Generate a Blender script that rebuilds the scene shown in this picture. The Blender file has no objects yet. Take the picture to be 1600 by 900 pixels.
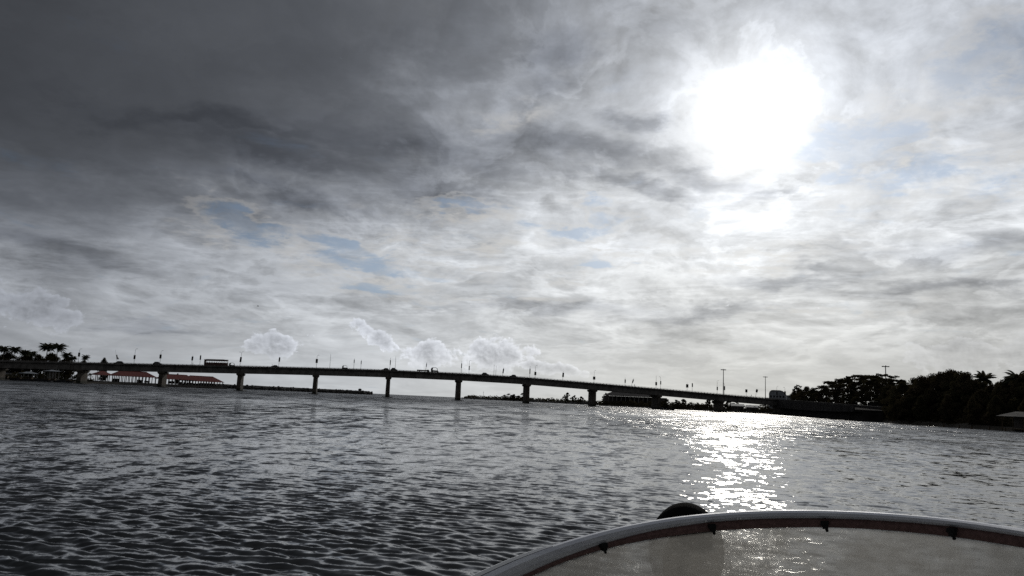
import bpy, bmesh, math, random
import numpy as np
from mathutils import Vector, Matrix
R = math.radians
PI = math.pi
random.seed(7)
RS = np.random.RandomState(11)
sc = bpy.context.scene
COL = sc.collection

# ------------------------------------------------------------------ camera
EYE = 1.75
FOC = 1209.0            # focal length in pixels of the 1600 px wide photograph
PITCH, ROLL = R(8.21), R(2.6)
F_ = Vector((0, math.cos(PITCH), math.sin(PITCH)))
R0 = Vector((1, 0, 0)); U0 = Vector((0, -math.sin(PITCH), math.cos(PITCH)))
RC = R0 * math.cos(ROLL) + U0 * math.sin(ROLL)
UC = U0 * math.cos(ROLL) - R0 * math.sin(ROLL)
cam_d = bpy.data.cameras.new('camera')
cam = bpy.data.objects.new('camera', cam_d); COL.objects.link(cam)
cam_d.sensor_width = 36.0
cam_d.lens = FOC / 1600 * 36.0
cam_d.clip_start = 0.05; cam_d.clip_end = 60000
m = Matrix((RC, UC, -F_)).transposed().to_4x4()
m.translation = Vector((0, 0, EYE))
cam.matrix_world = m
sc.camera = cam

def ray(px, py):
    return (F_ + RC * ((px - 800) / FOC) + UC * ((450 - py) / FOC)).normalized()
def hor(px):
    """row of the horizon at a column"""
    y = 620.0
    for _ in range(6):
        d = ray(px, y); y += d.z / math.hypot(d.x, d.y) * FOC
    return y
def at(px, py, r):
    """world point on that line of sight at horizontal range r"""
    d = ray(px, py); k = r / math.hypot(d.x, d.y)
    return Vector((d.x * k, d.y * k, EYE + d.z * k))
def ground(px, r, z=0.0):
    p = at(px, hor(px), r); p.z = z
    return p
def hgt(px, py, r):
    return at(px, py, r).z
def azel(px, py):
    d = ray(px, py)
    return math.degrees(math.atan2(d.x, d.y)), math.degrees(math.asin(d.z))
def unray(az, el):
    a, e = R(az), R(el)
    d = Vector((math.sin(a) * math.cos(e), math.cos(a) * math.cos(e), math.sin(e)))
    w = max(d.dot(F_), .05)
    return 800 + FOC * d.dot(RC) / w, 450 - FOC * d.dot(UC) / w

SUN = ray(1162, 190)
SUN_AZ, SUN_EL = azel(1162, 190)

# ------------------------------------------------------------------ node helper
class NT:
    def __init__(s, tree): s.t = tree; s.t.nodes.clear()
    def n(s, typ, ins=None, out=0, **kw):
        nd = s.t.nodes.new(typ)
        for k, v in kw.items(): setattr(nd, k, v)
        if ins:
            for k, v in ins.items():
                if v is None: continue
                sk = nd.inputs[k]
                if hasattr(v, 'is_output') or hasattr(v, 'links'): s.t.links.new(v, sk)
                else: sk.default_value = v
        return nd.outputs[out] if len(nd.outputs) else None
    def m(s, op, a, b=None, c=None, clamp=False):
        return s.n('ShaderNodeMath', {0: a, 1: b, 2: c}, operation=op, use_clamp=clamp)
    def v(s, op, a, b=None):
        return s.n('ShaderNodeVectorMath', {0: a, 1: b}, operation=op)
    def mix(s, f, a, b, mode='MIX'):
        nd = s.t.nodes.new('ShaderNodeMix'); nd.data_type = 'RGBA'; nd.blend_type = mode
        for k, v in ((0, f), (6, a), (7, b)):
            if hasattr(v, 'links'): s.t.links.new(v, nd.inputs[k])
            else: nd.inputs[k].default_value = v
        return nd.outputs[2]
    def rng(s, v, a, b, c=0.0, d=1.0, smooth=True):
        return s.n('ShaderNodeMapRange', {0: v, 1: a, 2: b, 3: c, 4: d}, interpolation_type='SMOOTHSTEP' if smooth else 'LINEAR')
def lin(g):
    g = g / 255.0
    return g / 12.92 if g < .04045 else ((g + .055) / 1.055) ** 2.4

# ------------------------------------------------------------------ world: broken cloud in front of a low sun
world = bpy.data.worlds.new('World'); sc.world = world
world.use_nodes = True
W = NT(world.node_tree)
XS = list(range(0, 1601, 100))
SKY = {
 -60:[ 58, 60, 64, 70, 75, 80, 85, 93,108,122,142,155,168,178,182,176,165],
   0:[ 60, 62, 66, 71, 75, 79, 85, 95,108,124,146,160,172,182,186,178,166],
  50:[ 61, 65, 69, 72, 75, 78, 84, 96,112,132,158,176,190,202,198,180,168],
 100:[ 60, 64, 68, 70, 73, 77, 86,106,114,128,165,188,198,202,198,186,176],
 150:[ 62, 66, 68, 70, 74, 82, 96,140,146,168,182,196,202,204,204,200,200],
 200:[ 64, 66, 68, 70, 78, 93,103,122,152,160,178,196,202,204,202,198,200],
 250:[ 68, 69, 71, 73, 86, 93,100,108,122,136,158,186,198,202,198,190,198],
 300:[ 82, 78, 80, 88, 98,112,110,124,145,150,160,182,205,208,200,194,204],
 350:[102, 94,102,114,116,126,146,138,165,178,190,198,206,206,204,200,198],
 400:[108,106,114,124,136,146,152,162,164,180,192,196,196,190,184,184,184],
 450:[112,116,119,126,134,144,152,158,164,176,182,185,188,184,180,178,175],
 500:[118,124,127,134,142,150,156,162,166,170,176,180,184,182,180,175,172],
 550:[120,130,134,142,152,160,164,168,170,172,176,180,182,182,178,172,166],
 600:[120,128,133,141,150,158,163,167,169,172,176,180,182,181,176,170,164],
 700:[120,128,133,141,150,158,163,167,169,172,176,180,182,181,176,170,164]}
YS = sorted(SKY)
TAB = np.array([SKY[y] for y in YS], float)
for i_, y_ in enumerate(YS):        # the left and the low sky are a little brighter than first read
    for j_ in range(17): TAB[i_, j_] *= (1 + (.10 if y_ < 280 else .13) * max(0, 1 - j_ / 11)) * (1 + .13 * min(max((y_ - 230) / 100, 0), 1) * min(1, max(0, 1.5 - j_ / 16)))
def sky_at(px, py):
    px = min(max(px, 0), 1600); py = min(max(py, YS[0]), YS[-1])
    j = min(int(px // 100), 15); fx = px / 100 - j
    i = max(k for k in range(len(YS) - 1) if YS[k] <= py); fy = (py - YS[i]) / (YS[i + 1] - YS[i])
    return (TAB[i, j] * (1 - fx) + TAB[i, j + 1] * fx) * (1 - fy) + (TAB[i + 1, j] * (1 - fx) + TAB[i + 1, j + 1] * fx) * fy

D = W.n('ShaderNodeTexCoord', out=0)
sep = W.t.nodes.new('ShaderNodeSeparateXYZ'); W.t.links.new(D, sep.inputs[0])
dx, dy, dz = sep.outputs
# clouds lie in layers: noise is read where the direction meets a flat layer overhead
zz = W.m('ADD', W.m('MAXIMUM', dz, 0.0), 0.11)
lay = W.n('ShaderNodeCombineXYZ', {0: W.m('DIVIDE', dx, zz), 1: W.m('DIVIDE', dy, zz), 2: 0.0})
def noise(vec, scale, detail=5, rough=.55, dist=0.0, loc=(0, 0, 0), rot=0, stretch=(1, 1, 1), out=0):
    v = W.n('ShaderNodeMapping', {0: vec, 1: loc, 2: (0, 0, rot), 3: stretch})
    return W.n('ShaderNodeTexNoise', {'Vector': v, 'Scale': scale, 'Detail': detail, 'Roughness': rough, 'Distortion': dist}, out=out)
az0 = W.m('MULTIPLY', W.m('ARCTAN2', dx, dy), 180 / PI)
el0 = W.m('MULTIPLY', W.m('ARCSINE', dz), 180 / PI)
AE0 = W.n('ShaderNodeCombineXYZ', {0: az0, 1: el0, 2: 0.0})
warp = noise(lay, 1.5, 9, .62, out=1)                 # ragged edges
warp2 = noise(AE0, .16, 4, .6, stretch=(1, 2.2, 1), out=1)
wv = W.v('SUBTRACT', W.v('ADD', warp, warp2), (1.0, 1.0, 1.0))
ampw = W.rng(el0, 1.0, 14.0, .35, 1.0)
wv = W.v('MULTIPLY', wv, (9.0, 5.0, 0.0))
wvs = W.n('ShaderNodeVectorMath', {0: wv, 'Scale': ampw}, operation='SCALE')
AE = W.v('ADD', AE0, wvs)
s2 = W.t.nodes.new('ShaderNodeSeparateXYZ'); W.t.links.new(AE, s2.inputs[0])
az, el = s2.outputs[0], s2.outputs[1]
fac = W.m('MULTIPLY_ADD', az, 1 / 84, .5)
rows = [0, 2.2, 4.6, 7, 9.4, 11.8, 14.2, 16.6, 19, 21.5, 24, 27, 30]
cur = None
for i, e in enumerate(rows):
    nd = W.t.nodes.new('ShaderNodeValToRGB'); cr = nd.color_ramp; cr.interpolation = 'B_SPLINE'
    W.t.links.new(fac, nd.inputs[0])
    N = 30
    for k in range(N):
        a = -40 + 80 * k / (N - 1)
        g = sky_at(*unray(a, e))
        L = lin(g)
        # hue: cool in the dark cloud, neutral-warm by the horizon, cream near the sun
        w = min(max((g - 90) / 90, 0), 1) * (1 - .5 * min(e / 25, 1))
        q = w * (1 - min(e / 22, 1)) * min(max((a + 12) / 25, 0), 1)
        c = (L * (.92 + .045 * w + .045 * q), L * (1.0 + .005 * w), L * (1.16 - .115 * w - .10 * q), 1)
        pos = (a / 84 + .5)
        if k < 2: el_ = cr.elements[k]; el_.position = pos
        else: el_ = cr.elements.new(pos)
        el_.color = c
    cur = nd.outputs[0] if cur is None else W.mix(W.rng(el, rows[i - 1], e, smooth=False), cur, nd.outputs[0])
base = cur
# the open sky behind the cloud
sky = W.n('ShaderNodeTexSky', sky_type='NISHITA', sun_disc=False, sun_elevation=R(SUN_EL), sun_rotation=R(SUN_AZ), air_density=1.0, dust_density=.6, ozone_density=2.0)
blue = W.v('MULTIPLY', sky, (.075, .075, .075))
def blob(px, py, wx, wy, tilt=0, vec=None, soft=(.35, 1.0)):
    a, e = azel(px, py)
    sx, sy = math.degrees(wx / FOC), math.degrees(wy / FOC)
    v = W.n('ShaderNodeMapping', {0: vec or AE, 1: (a, e, 0), 2: (0, 0, R(tilt)), 3: (sx, sy, 1)}, vector_type='TEXTURE')
    l = W.n('ShaderNodeVectorMath', {0: v}, operation='LENGTH', out=1)
    return W.rng(l, soft[1], soft[0])
def cmul(c, f):  # scale colour by a scalar socket
    return W.n('ShaderNodeVectorMath', {0: c, 'Scale': f}, operation='SCALE')
lev = W.m('MULTIPLY', W.m('LOGARITHM', W.m('ADD', 1.0, W.m('DIVIDE', W.m('MAXIMUM', el0, 0.0), 8.0)), math.e), 42.0)
Q = W.n('ShaderNodeCombineXYZ', {0: az0, 1: lev, 2: 0.0})
# gaps where blue shows
gap = None
for b in [(370, 345, 110, 32, -14), (560, 392, 150, 22, -12), (900, 355, 100, 20, 8), (600, 452, 100, 16, 4), (1430, 275, 150, 44, 4), (1380, 225, 90, 30, 10),
          (1560, 90, 90, 60, 20), (950, 410, 80, 14, 2), (1320, 210, 70, 40, 0), (720, 330, 90, 14, -8)]:
    f = blob(b[0], b[1], b[2] * 1.25, b[3] * 1.35, b[4], soft=(.0, 1.0))
    gap = f if gap is None else W.m('MAXIMUM', gap, f)
fine = noise(lay, 3.2, 8, .62, .4, loc=(3, 1, 0), rot=.5, stretch=(1, 1.0, 1))
gv = W.m('SUBTRACT', gap, W.m('MULTIPLY', W.m('SUBTRACT', fine, .5), 2.6))
gapm = W.m('MULTIPLY', W.rng(gv, .20, .85), W.rng(noise(Q, .30, 8, .66, .5, loc=(4, 9, 0), rot=.2), .60, .44, .45, 1.0))
gedge = W.m('MULTIPLY', W.m('MULTIPLY', W.rng(gv, .0, .34), W.rng(gv, .72, .34)), W.rng(gap, .02, .25))
# darker clots of cloud
dark = None
for b in [(640, 225, 230, 34, -4), (690, 305, 110, 32, -14), (450, 300, 150, 20, -8), (985, 183, 60, 20, 4), (1090, 280, 130, 26, -8), (900, 235, 230, 34, -8),
          (50, 372, 170, 22, -10), (1500, 385, 190, 26, 0), (1230, 432, 150, 14, 2), (1500, 450, 170, 12, 0), (880, 482, 220, 15, 2), (1000, 300, 140, 16, -6),
          (420, 235, 180, 34, -4), (870, 100, 90, 50, 20), (240, 510, 110, 8, 2), (1100, 490, 160, 12, 4), (380, 200, 300, 24, 0), (1190, 300, 60, 14, 20)]:
    f = blob(*b, soft=(.0, 1.25))
    dark = f if dark is None else W.m('MAXIMUM', dark, f)
# broken cloud: bodies with thin bright rims, lit on the side towards the sun; flattened into layers near the horizon
tos = W.v('SUBTRACT', (SUN_AZ, math.log(1 + SUN_EL / 8) * 42.0, 0), Q)
tos = W.n('ShaderNodeVectorMath', {0: W.n('ShaderNodeVectorMath', {0: tos}, operation='NORMALIZE'), 'Scale': 1.1}, operation='SCALE')
Qs = W.v('ADD', Q, tos)
n1 = noise(Q, .135, 10, .60, .25, rot=.12)
n1b = noise(Qs, .135, 10, .60, .25, rot=.12)
n2 = noise(Q, .05, 6, .55, .2, loc=(7, 3, 0), rot=.1)
rel = W.m('SUBTRACT', n1, n1b)
bodym = W.rng(W.m('ADD', n1, W.m('MULTIPLY', W.m('SUBTRACT', n2, .5), .5)), .48, .535)
rim = W.m('EXPONENT', W.m('MULTIPLY', W.m('POWER', W.m('DIVIDE', W.m('SUBTRACT', n1, .465), .030), 2.0), -1.0))
tex = W.m('ADD', W.m('ADD', .17, W.m('MULTIPLY', bodym, -.24)), W.m('ADD', W.m('MULTIPLY', rel, 2.6), W.m('ADD', W.m('MULTIPLY', rim, .13), W.m('MULTIPLY', W.m('SUBTRACT', n2, .5), .45))))
n3 = noise(AE0, .34, 8, .62, .25, loc=(2, 5, 0), rot=-.04, stretch=(.20, 1.35, 1))
rim3 = W.m('EXPONENT', W.m('MULTIPLY', W.m('POWER', W.m('DIVIDE', W.m('SUBTRACT', n3, .50), .022), 2.0), -1.0))
lay3 = W.m('ADD', W.m('MULTIPLY', rim3, .06), W.m('MULTIPLY', W.rng(n3, .50, .58), -.07))
tex = W.m('ADD', tex, W.m('MULTIPLY', lay3, W.m('MULTIPLY', W.rng(el0, 2, 5), W.rng(el0, 14, 22, 1.6, 0.0))))
br = W.n('ShaderNodeRGBToBW', {0: base})
busy = W.m('MULTIPLY', W.rng(br, .06, .26, .14, .88), W.rng(el0, 1.0, 7.0, .35, 1.0))
mod = W.m('ADD', 1.0, W.m('MULTIPLY', tex, busy))
mod = W.m('MAXIMUM', mod, .4)
col = cmul(base, mod)
dk = W.m('SUBTRACT', 1.0, W.m('MULTIPLY', W.m('MULTIPLY', dark, W.rng(n1, .40, .54, .45, 1.0)), .36))
col = cmul(col, dk)
col = W.mix(W.m('MULTIPLY', dark, .25), col, W.v('MULTIPLY', col, (.94, .98, 1.10)))
bl = W.mix(.86, blue, W.v('MULTIPLY', base, (.60, .74, .93)))
col = W.mix(W.m('MULTIPLY', gapm, .88), col, bl)
# lit wisps and ragged bright rims around the gaps
lit = None
for b in [(470, 395, 150, 34, -12), (640, 375, 110, 26, -4), (560, 430, 190, 22, -6), (330, 360, 70, 26, -30), (760, 400, 150, 24, 6), (960, 380, 170, 26, 6), (1180, 400, 240, 30, 4), (1480, 130, 170, 60, 26),
          (1440, 265, 70, 12, 22), (1580, 260, 60, 60, 30), (800, 175, 110, 30, 10), (700, 345, 200, 16, -8), (760, 472, 190, 9, 2), (1300, 485, 170, 9, 2), (900, 440, 120, 10, 2)]:
    f = blob(*b, soft=(.1, 1.15))
    lit = f if lit is None else W.m('MAXIMUM', lit, f)
fine3 = noise(lay, 5.5, 9, .66, .3, loc=(1, 7, 0), rot=.2, stretch=(1, 1.3, 1))
litm = W.m('MULTIPLY', lit, W.m('ADD', W.rng(fine3, .47, .57, 0, .75), W.rng(n1, .49, .55, 0, .45)))
litm = W.m('MAXIMUM', litm, W.m('MULTIPLY', gedge, .5))
col = W.mix(W.m('MULTIPLY', litm, .8, clamp=True), col, W.v('MULTIPLY', W.mix(.45, base, (.46, .44, .42, 1)), (1.18, 1.17, 1.14)))
# cumulus heads low on the horizon
cun = noise(AE0, .75, 8, .62, .2, stretch=(1, 1.15, 1))
cunb = noise(AE0, .75, 8, .62, .2, loc=(.10, .16, 0), stretch=(1, 1.15, 1))
cu = None
for b in [(430, 540, 62, 26, 0), (590, 528, 50, 20, -30), (670, 556, 62, 30, 0), (775, 556, 80, 36, 0), (50, 480, 90, 34, -12), (1500, 560, 90, 40, 0), (1600, 552, 60, 30, 0), (860, 575, 90, 14, -6)]:
    f = blob(*b, vec=AE0, soft=(.0, 1.35))
    cu = f if cu is None else W.m('MAXIMUM', cu, f)
cuv = W.m('ADD', cu, W.m('MULTIPLY', W.m('SUBTRACT', cun, .5), 2.1))
cum = W.m('MULTIPLY', W.rng(cuv, .40, .60), W.rng(el0, .8, 3.4, .0, 1.0))
cus = W.m('ADD', W.rng(cuv, .46, 1.05, 1.40, .90), W.m('MULTIPLY', W.m('SUBTRACT', cun, cunb), 2.2))
cuf = W.rng(az0, -33, -10, .60, 1.0)
cuf = W.m('MULTIPLY', cuf, W.rng(az0, 10, 26, 1.0, .35))
cucol = cmul(W.v('MULTIPLY', base, (.985, .99, 1.03)), cus)
col = W.mix(W.m('MULTIPLY', cum, cuf), col, cucol)
# the sun behind thin cloud: a wide glow
sd = W.n('ShaderNodeVectorMath', {0: D, 1: tuple(SUN)}, operation='DOT_PRODUCT', out=1)
ang = W.m('MULTIPLY', W.m('ARCCOSINE', W.m('MINIMUM', sd, .999999)), 180 / PI)
angw = W.m('MULTIPLY', ang, W.m('ADD', .18, W.m('ADD', W.m('MULTIPLY', n1, 1.15), W.m('MULTIPLY', fine, .6))))
g1 = W.m('POWER', W.m('ADD', 1.0, W.m('POWER', W.m('DIVIDE', angw, 2.7), 2.0)), -1.05)
g2 = W.m('EXPONENT', W.m('DIVIDE', angw, -8.0))
glow = W.m('MULTIPLY', W.m('ADD', W.m('MULTIPLY', g1, .80), W.m('MULTIPLY', g2, .25)), W.m('SUBTRACT', 1.0, W.m('MULTIPLY', dark, .55)))
gc = W.n('ShaderNodeCombineXYZ', {0: glow, 1: W.m('MULTIPLY', glow, .985), 2: W.m('MULTIPLY', glow, .93)})
col = W.v('ADD', col, gc)
# overhead and behind: the heavy deck
absaz = W.m('ABSOLUTE', az0)
col = W.mix(W.rng(el0, 32, 52), col, (.16, .168, .185, 1))
col = W.mix(W.rng(absaz, 42, 75), col, (.098, .102, .108, 1))
bg = W.n('ShaderNodeBackground', {'Color': col, 'Strength': 1.0})
W.n('ShaderNodeOutputWorld', {0: bg})
world.cycles.sampling_method = 'MANUAL'; world.cycles.sample_map_resolution = 1024

# ------------------------------------------------------------------ sun
sl = bpy.data.lights.new('sun', 'SUN'); sl.energy = .6; sl.angle = R(4.5); sl.color = (1.0, .95, .86)
so = bpy.data.objects.new('sun', sl); COL.objects.link(so)
so.rotation_euler = SUN.to_track_quat('Z', 'Y').to_euler(); so.location = (30, 50, 60)

sc.view_settings.view_transform = 'Standard'; sc.view_settings.look = 'None'
sc.view_settings.exposure = 0; sc.view_settings.gamma = 1; sc.view_settings.use_curve_mapping = False
sc.render.engine = 'CYCLES'
cy = sc.cycles
cy.use_denoising = False
cy.max_bounces = 6; cy.diffuse_bounces = 2; cy.glossy_bounces = 3; cy.transmission_bounces = 4; cy.transparent_max_bounces = 8
cy.caustics_reflective = False; cy.caustics_refractive = False
cy.sample_clamp_indirect = 1.2; cy.sample_clamp_direct = 12

# ------------------------------------------------------------------ materials
def mat(name, c, rough=.8, metal=0.0, vary=.25, scale=1.0, spec=.3, c2=None, bump=0.0, coord=3):
    mt = bpy.data.materials.new(name); mt.use_nodes = True
    t = NT(mt.node_tree)
    co = t.n('ShaderNodeTexCoord', out=coord)
    nz = t.n('ShaderNodeTexNoise', {'Vector': co, 'Scale': scale, 'Detail': 6.0, 'Roughness': .6})
    f = t.rng(nz, .3, .7)
    a = tuple(x * (1 - vary) for x in c) + (1,)
    b = (tuple(x * (1 + vary) for x in c) if c2 is None else tuple(c2)) + (1,)
    cc = t.mix(f, a, b)
    ins = {'Base Color': cc, 'Roughness': rough, 'Metallic': metal, 'Specular IOR Level': spec}
    if bump:
        ins['Normal'] = t.n('ShaderNodeBump', {'Height': nz, 'Strength': .5, 'Distance': bump})
    bs = t.n('ShaderNodeBsdfPrincipled', ins)
    t.n('ShaderNodeOutputMaterial', {0: bs})
    return mt
M = {}
M['concrete'] = mat('weathered_concrete', (.17, .16, .15), .9, vary=.35, scale=.35, bump=.02)
M['pier'] = mat('pier_concrete', (.11, .095, .08), .9, vary=.4, scale=.5)
M['paint'] = mat('railing_paint', (.20, .19, .18), .7)
M['steel'] = mat('dull_steel', (.10, .10, .10), .5, .4)
M['panel'] = mat('advert_panel', (.035, .03, .03), .6)
M['tile'] = mat('red_clay_tile', (.21, .060, .052), .8, vary=.3, scale=.8)
M['plaster'] = mat('pale_plaster', (.26, .25, .24), .85, vary=.2, scale=.3)
M['grey_sheet'] = mat('grey_roof_sheet', (.33, .35, .38), .6, vary=.3, scale=.5)
M['dark_wall'] = mat('dirty_wall', (.10, .09, .085), .9, vary=.4, scale=.4)
M['window'] = mat('dark_opening', (.015, .015, .018), .2, vary=.1)
M['leaf'] = mat('leaf_green', (.070, .075, .042), .9, vary=.35, scale=.4, c2=(.11, .082, .056), spec=.05)
M['leaf2'] = mat('leaf_olive', (.050, .052, .030), .9, vary=.35, scale=.6, c2=(.075, .068, .042), spec=.05)
M['palmleaf'] = mat('palm_leaf', (.035, .048, .020), .6, vary=.4, scale=.8)
M['bark'] = mat('bark', (.085, .065, .05), .95, vary=.4, scale=2)
M['rock'] = mat('breakwater_rock', (.11, .105, .10), .95, vary=.5, scale=.3)
M['bank'] = mat('bank_soil', (.055, .048, .038), .95, vary=.4, scale=.3)
M['white'] = mat('white_paint', (.75, .75, .74), .4, vary=.08)
M['hull_dark'] = mat('dark_hull_paint', (.05, .05, .06), .5)
M['car_dark'] = mat('dark_car_paint', (.03, .03, .035), .3, spec=.5)
M['car_light'] = mat('silver_car_paint', (.25, .25, .26), .3, spec=.5)
M['rubber'] = mat('black_rubber', (.015, .015, .015), .8)
M['glass_dark'] = mat('tinted_glass', (.02, .022, .025), .1, spec=.6, vary=.05)
M['bus'] = mat('bus_paint', (.09, .035, .03), .5)
M['wood'] = mat('old_wood', (.10, .075, .05), .9, vary=.4, scale=2)
M['cloth'] = mat('dark_cloth', (.03, .03, .04), .9)
M['skin'] = mat('skin', (.16, .085, .055), .6, vary=.08)
M['hair'] = mat('black_hair', (.004, .004, .005), .9, vary=.2, scale=60, spec=.04)
tr_ = M['hair'].node_tree; T2 = NT.__new__(NT); T2.t = tr_; pb_ = [n for n in tr_.nodes if n.type == 'BSDF_PRINCIPLED'][0]
wv_ = T2.n('ShaderNodeTexNoise', {'Vector': T2.n('ShaderNodeMapping', {0: T2.n('ShaderNodeTexCoord', out=3), 3: (420, 420, 60)}), 'Scale': 1.0, 'Detail': 4.0})
tr_.links.new(T2.n('ShaderNodeBump', {'Height': wv_, 'Strength': .8, 'Distance': .004}), pb_.inputs['Normal'])
M['cloth_white'] = mat('white_cloth', (.78, .78, .76), .8, vary=.05)
M['fibre'] = mat('white_fibreglass', (.62, .62, .60), .3, vary=.06, spec=.5)

for k_ in ('leaf', 'leaf2', 'palmleaf'):
    tr_ = M[k_].node_tree; out_ = [n for n in tr_.nodes if n.type == 'OUTPUT_MATERIAL'][0]; pb_ = [n for n in tr_.nodes if n.type == 'BSDF_PRINCIPLED'][0]
    tn_ = tr_.nodes.new('ShaderNodeBsdfTranslucent'); ms_ = tr_.nodes.new('ShaderNodeMixShader'); ms_.inputs[0].default_value = .3
    tn_.inputs[0].default_value = (.075, .062, .03, 1)
    tr_.links.new(pb_.outputs[0], ms_.inputs[1]); tr_.links.new(tn_.outputs[0], ms_.inputs[2]); tr_.links.new(ms_.outputs[0], out_.inputs[0])
for k_, wet in (('pier', True), ('concrete', False)):
    tr_ = M[k_].node_tree; T2 = NT.__new__(NT); T2.t = tr_; pb_ = [n for n in tr_.nodes if n.type == 'BSDF_PRINCIPLED'][0]
    src = pb_.inputs['Base Color'].links[0].from_socket
    pos = T2.n('ShaderNodeNewGeometry', out=0)
    st = T2.n('ShaderNodeTexNoise', {'Vector': T2.n('ShaderNodeMapping', {0: pos, 3: (.9, .9, .10)}), 'Scale': 1.0, 'Detail': 6.0, 'Roughness': .65})
    c_ = T2.mix(T2.rng(st, .5, .68, 0, .6), src, (.028, .026, .022, 1))
    if wet:
        sz = T2.t.nodes.new('ShaderNodeSeparateXYZ'); tr_.links.new(pos, sz.inputs[0])
        c_ = T2.mix(T2.rng(T2.m('ADD', sz.outputs[2], T2.m('MULTIPLY', st, 1.2)), 2.1, 1.6, 0, .85), c_, (.018, .022, .014, 1))
    tr_.links.new(c_, pb_.inputs['Base Color'])
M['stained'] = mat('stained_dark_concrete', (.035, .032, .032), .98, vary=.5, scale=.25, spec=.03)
# ------------------------------------------------------------------ mesh helpers
class MB:
    def __init__(s): s.v = []; s.f = []
    def quadbox(s, p, ux, uy, uz):
        """box from a corner frame: centre p, half vectors"""
        b = len(s.v)
        for i in (-1, 1):
            for j in (-1, 1):
                for k in (-1, 1):
                    s.v.append(tuple(Vector(p) + ux * i + uy * j + uz * k))
        for q in ((0, 1, 3, 2), (4, 6, 7, 5), (0, 4, 5, 1), (2, 3, 7, 6), (0, 2, 6, 4), (1, 5, 7, 3)):
            s.f.append(tuple(b + t for t in q))
        return s
    def box(s, c, d, rz=0.0):
        ca, sa = math.cos(rz), math.sin(rz)
        return s.quadbox(c, Vector((ca, sa, 0)) * d[0] / 2, Vector((-sa, ca, 0)) * d[1] / 2, Vector((0, 0, d[2] / 2)))
    def tube(s, pts, rad, n=7):
        pts = [Vector(p) for p in pts]
        if not hasattr(rad, '__len__'): rad = [rad] * len(pts)
        b = len(s.v)
        for i, p in enumerate(pts):
            t = (pts[min(i + 1, len(pts) - 1)] - pts[max(i - 1, 0)]).normalized()
            a = t.cross(Vector((0, 0, 1)) if abs(t.z) < .9 else Vector((1, 0, 0))).normalized(); c = t.cross(a)
            for k in range(n):
                w = 2 * PI * k / n
                s.v.append(tuple(p + (a * math.cos(w) + c * math.sin(w)) * rad[i]))
        for i in range(len(pts) - 1):
            for k in range(n):
                k2 = (k + 1) % n
                s.f.append((b + i * n + k, b + i * n + k2, b + (i + 1) * n + k2, b + (i + 1) * n + k))
        s.f.append(tuple(b + k for k in range(n))); s.f.append(tuple(b + (len(pts) - 1) * n + k for k in reversed(range(n))))
        return s
    def loft(s, rings, closed=True, caps=True):
        b = len(s.v); n = len(rings[0])
        for r in rings:
            for p in r: s.v.append(tuple(p))
        for i in range(len(rings) - 1):
            for k in range(n if closed else n - 1):
                k2 = (k + 1) % n
                s.f.append((b + i * n + k, b + i * n + k2, b + (i + 1) * n + k2, b + (i + 1) * n + k))
        if caps and closed:
            s.f.append(tuple(b + k for k in range(n))); s.f.append(tuple(b + (len(rings) - 1) * n + k for k in reversed(range(n))))
        return s
    def prism(s, prof, y0, y1):
        """profile in x,z extruded in y"""
        return s.loft([[(x, y0, z) for x, z in prof], [(x, y1, z) for x, z in prof]])
    def build(s, name, m_, parent=None, smooth=False, bevel=0.0):
        me = bpy.data.meshes.new(name); me.from_pydata(s.v, [], s.f); me.update()
        bm = bmesh.new(); bm.from_mesh(me)
        bmesh.ops.recalc_face_normals(bm, faces=bm.faces)
        if bevel: bmesh.ops.bevel(bm, geom=list(bm.edges), offset=bevel, segments=2, affect='EDGES')
        bm.to_mesh(me); bm.free()
        return link(name, me, m_, parent, smooth)
def link(name, me, m_, parent=None, smooth=False):
    o = bpy.data.objects.new(name, me); COL.objects.link(o)
    if m_: me.materials.append(m_)
    if smooth: me.polygons.foreach_set('use_smooth', [True] * len(me.polygons))
    if parent is not None: o.parent = parent
    return o
def tag(o, label=None, cat=None, group=None, kind=None):
    if label: o['label'] = label
    if cat: o['category'] = cat
    if group: o['group'] = group
    if kind: o['kind'] = kind
    return o
def empty(name, loc=(0, 0, 0), rz=0.0, label=None, cat=None, group=None):
    o = bpy.data.objects.new(name, None); COL.objects.link(o); o.location = loc; o.rotation_euler = (0, 0, rz)
    o.empty_display_size = .2
    return tag(o, label, cat, group)
def dup(o, parent=None):
    c = o.copy(); COL.objects.link(c)
    if parent is not None: c.parent = parent
    for ch in list(o.children): dup(ch, c)
    return c
ORD = ['first', 'second', 'third', 'fourth', 'fifth', 'sixth', 'seventh', 'eighth', 'ninth', 'tenth', 'eleventh', 'twelfth', 'thirteenth', 'fourteenth', 'fifteenth', 'sixteenth']

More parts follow.
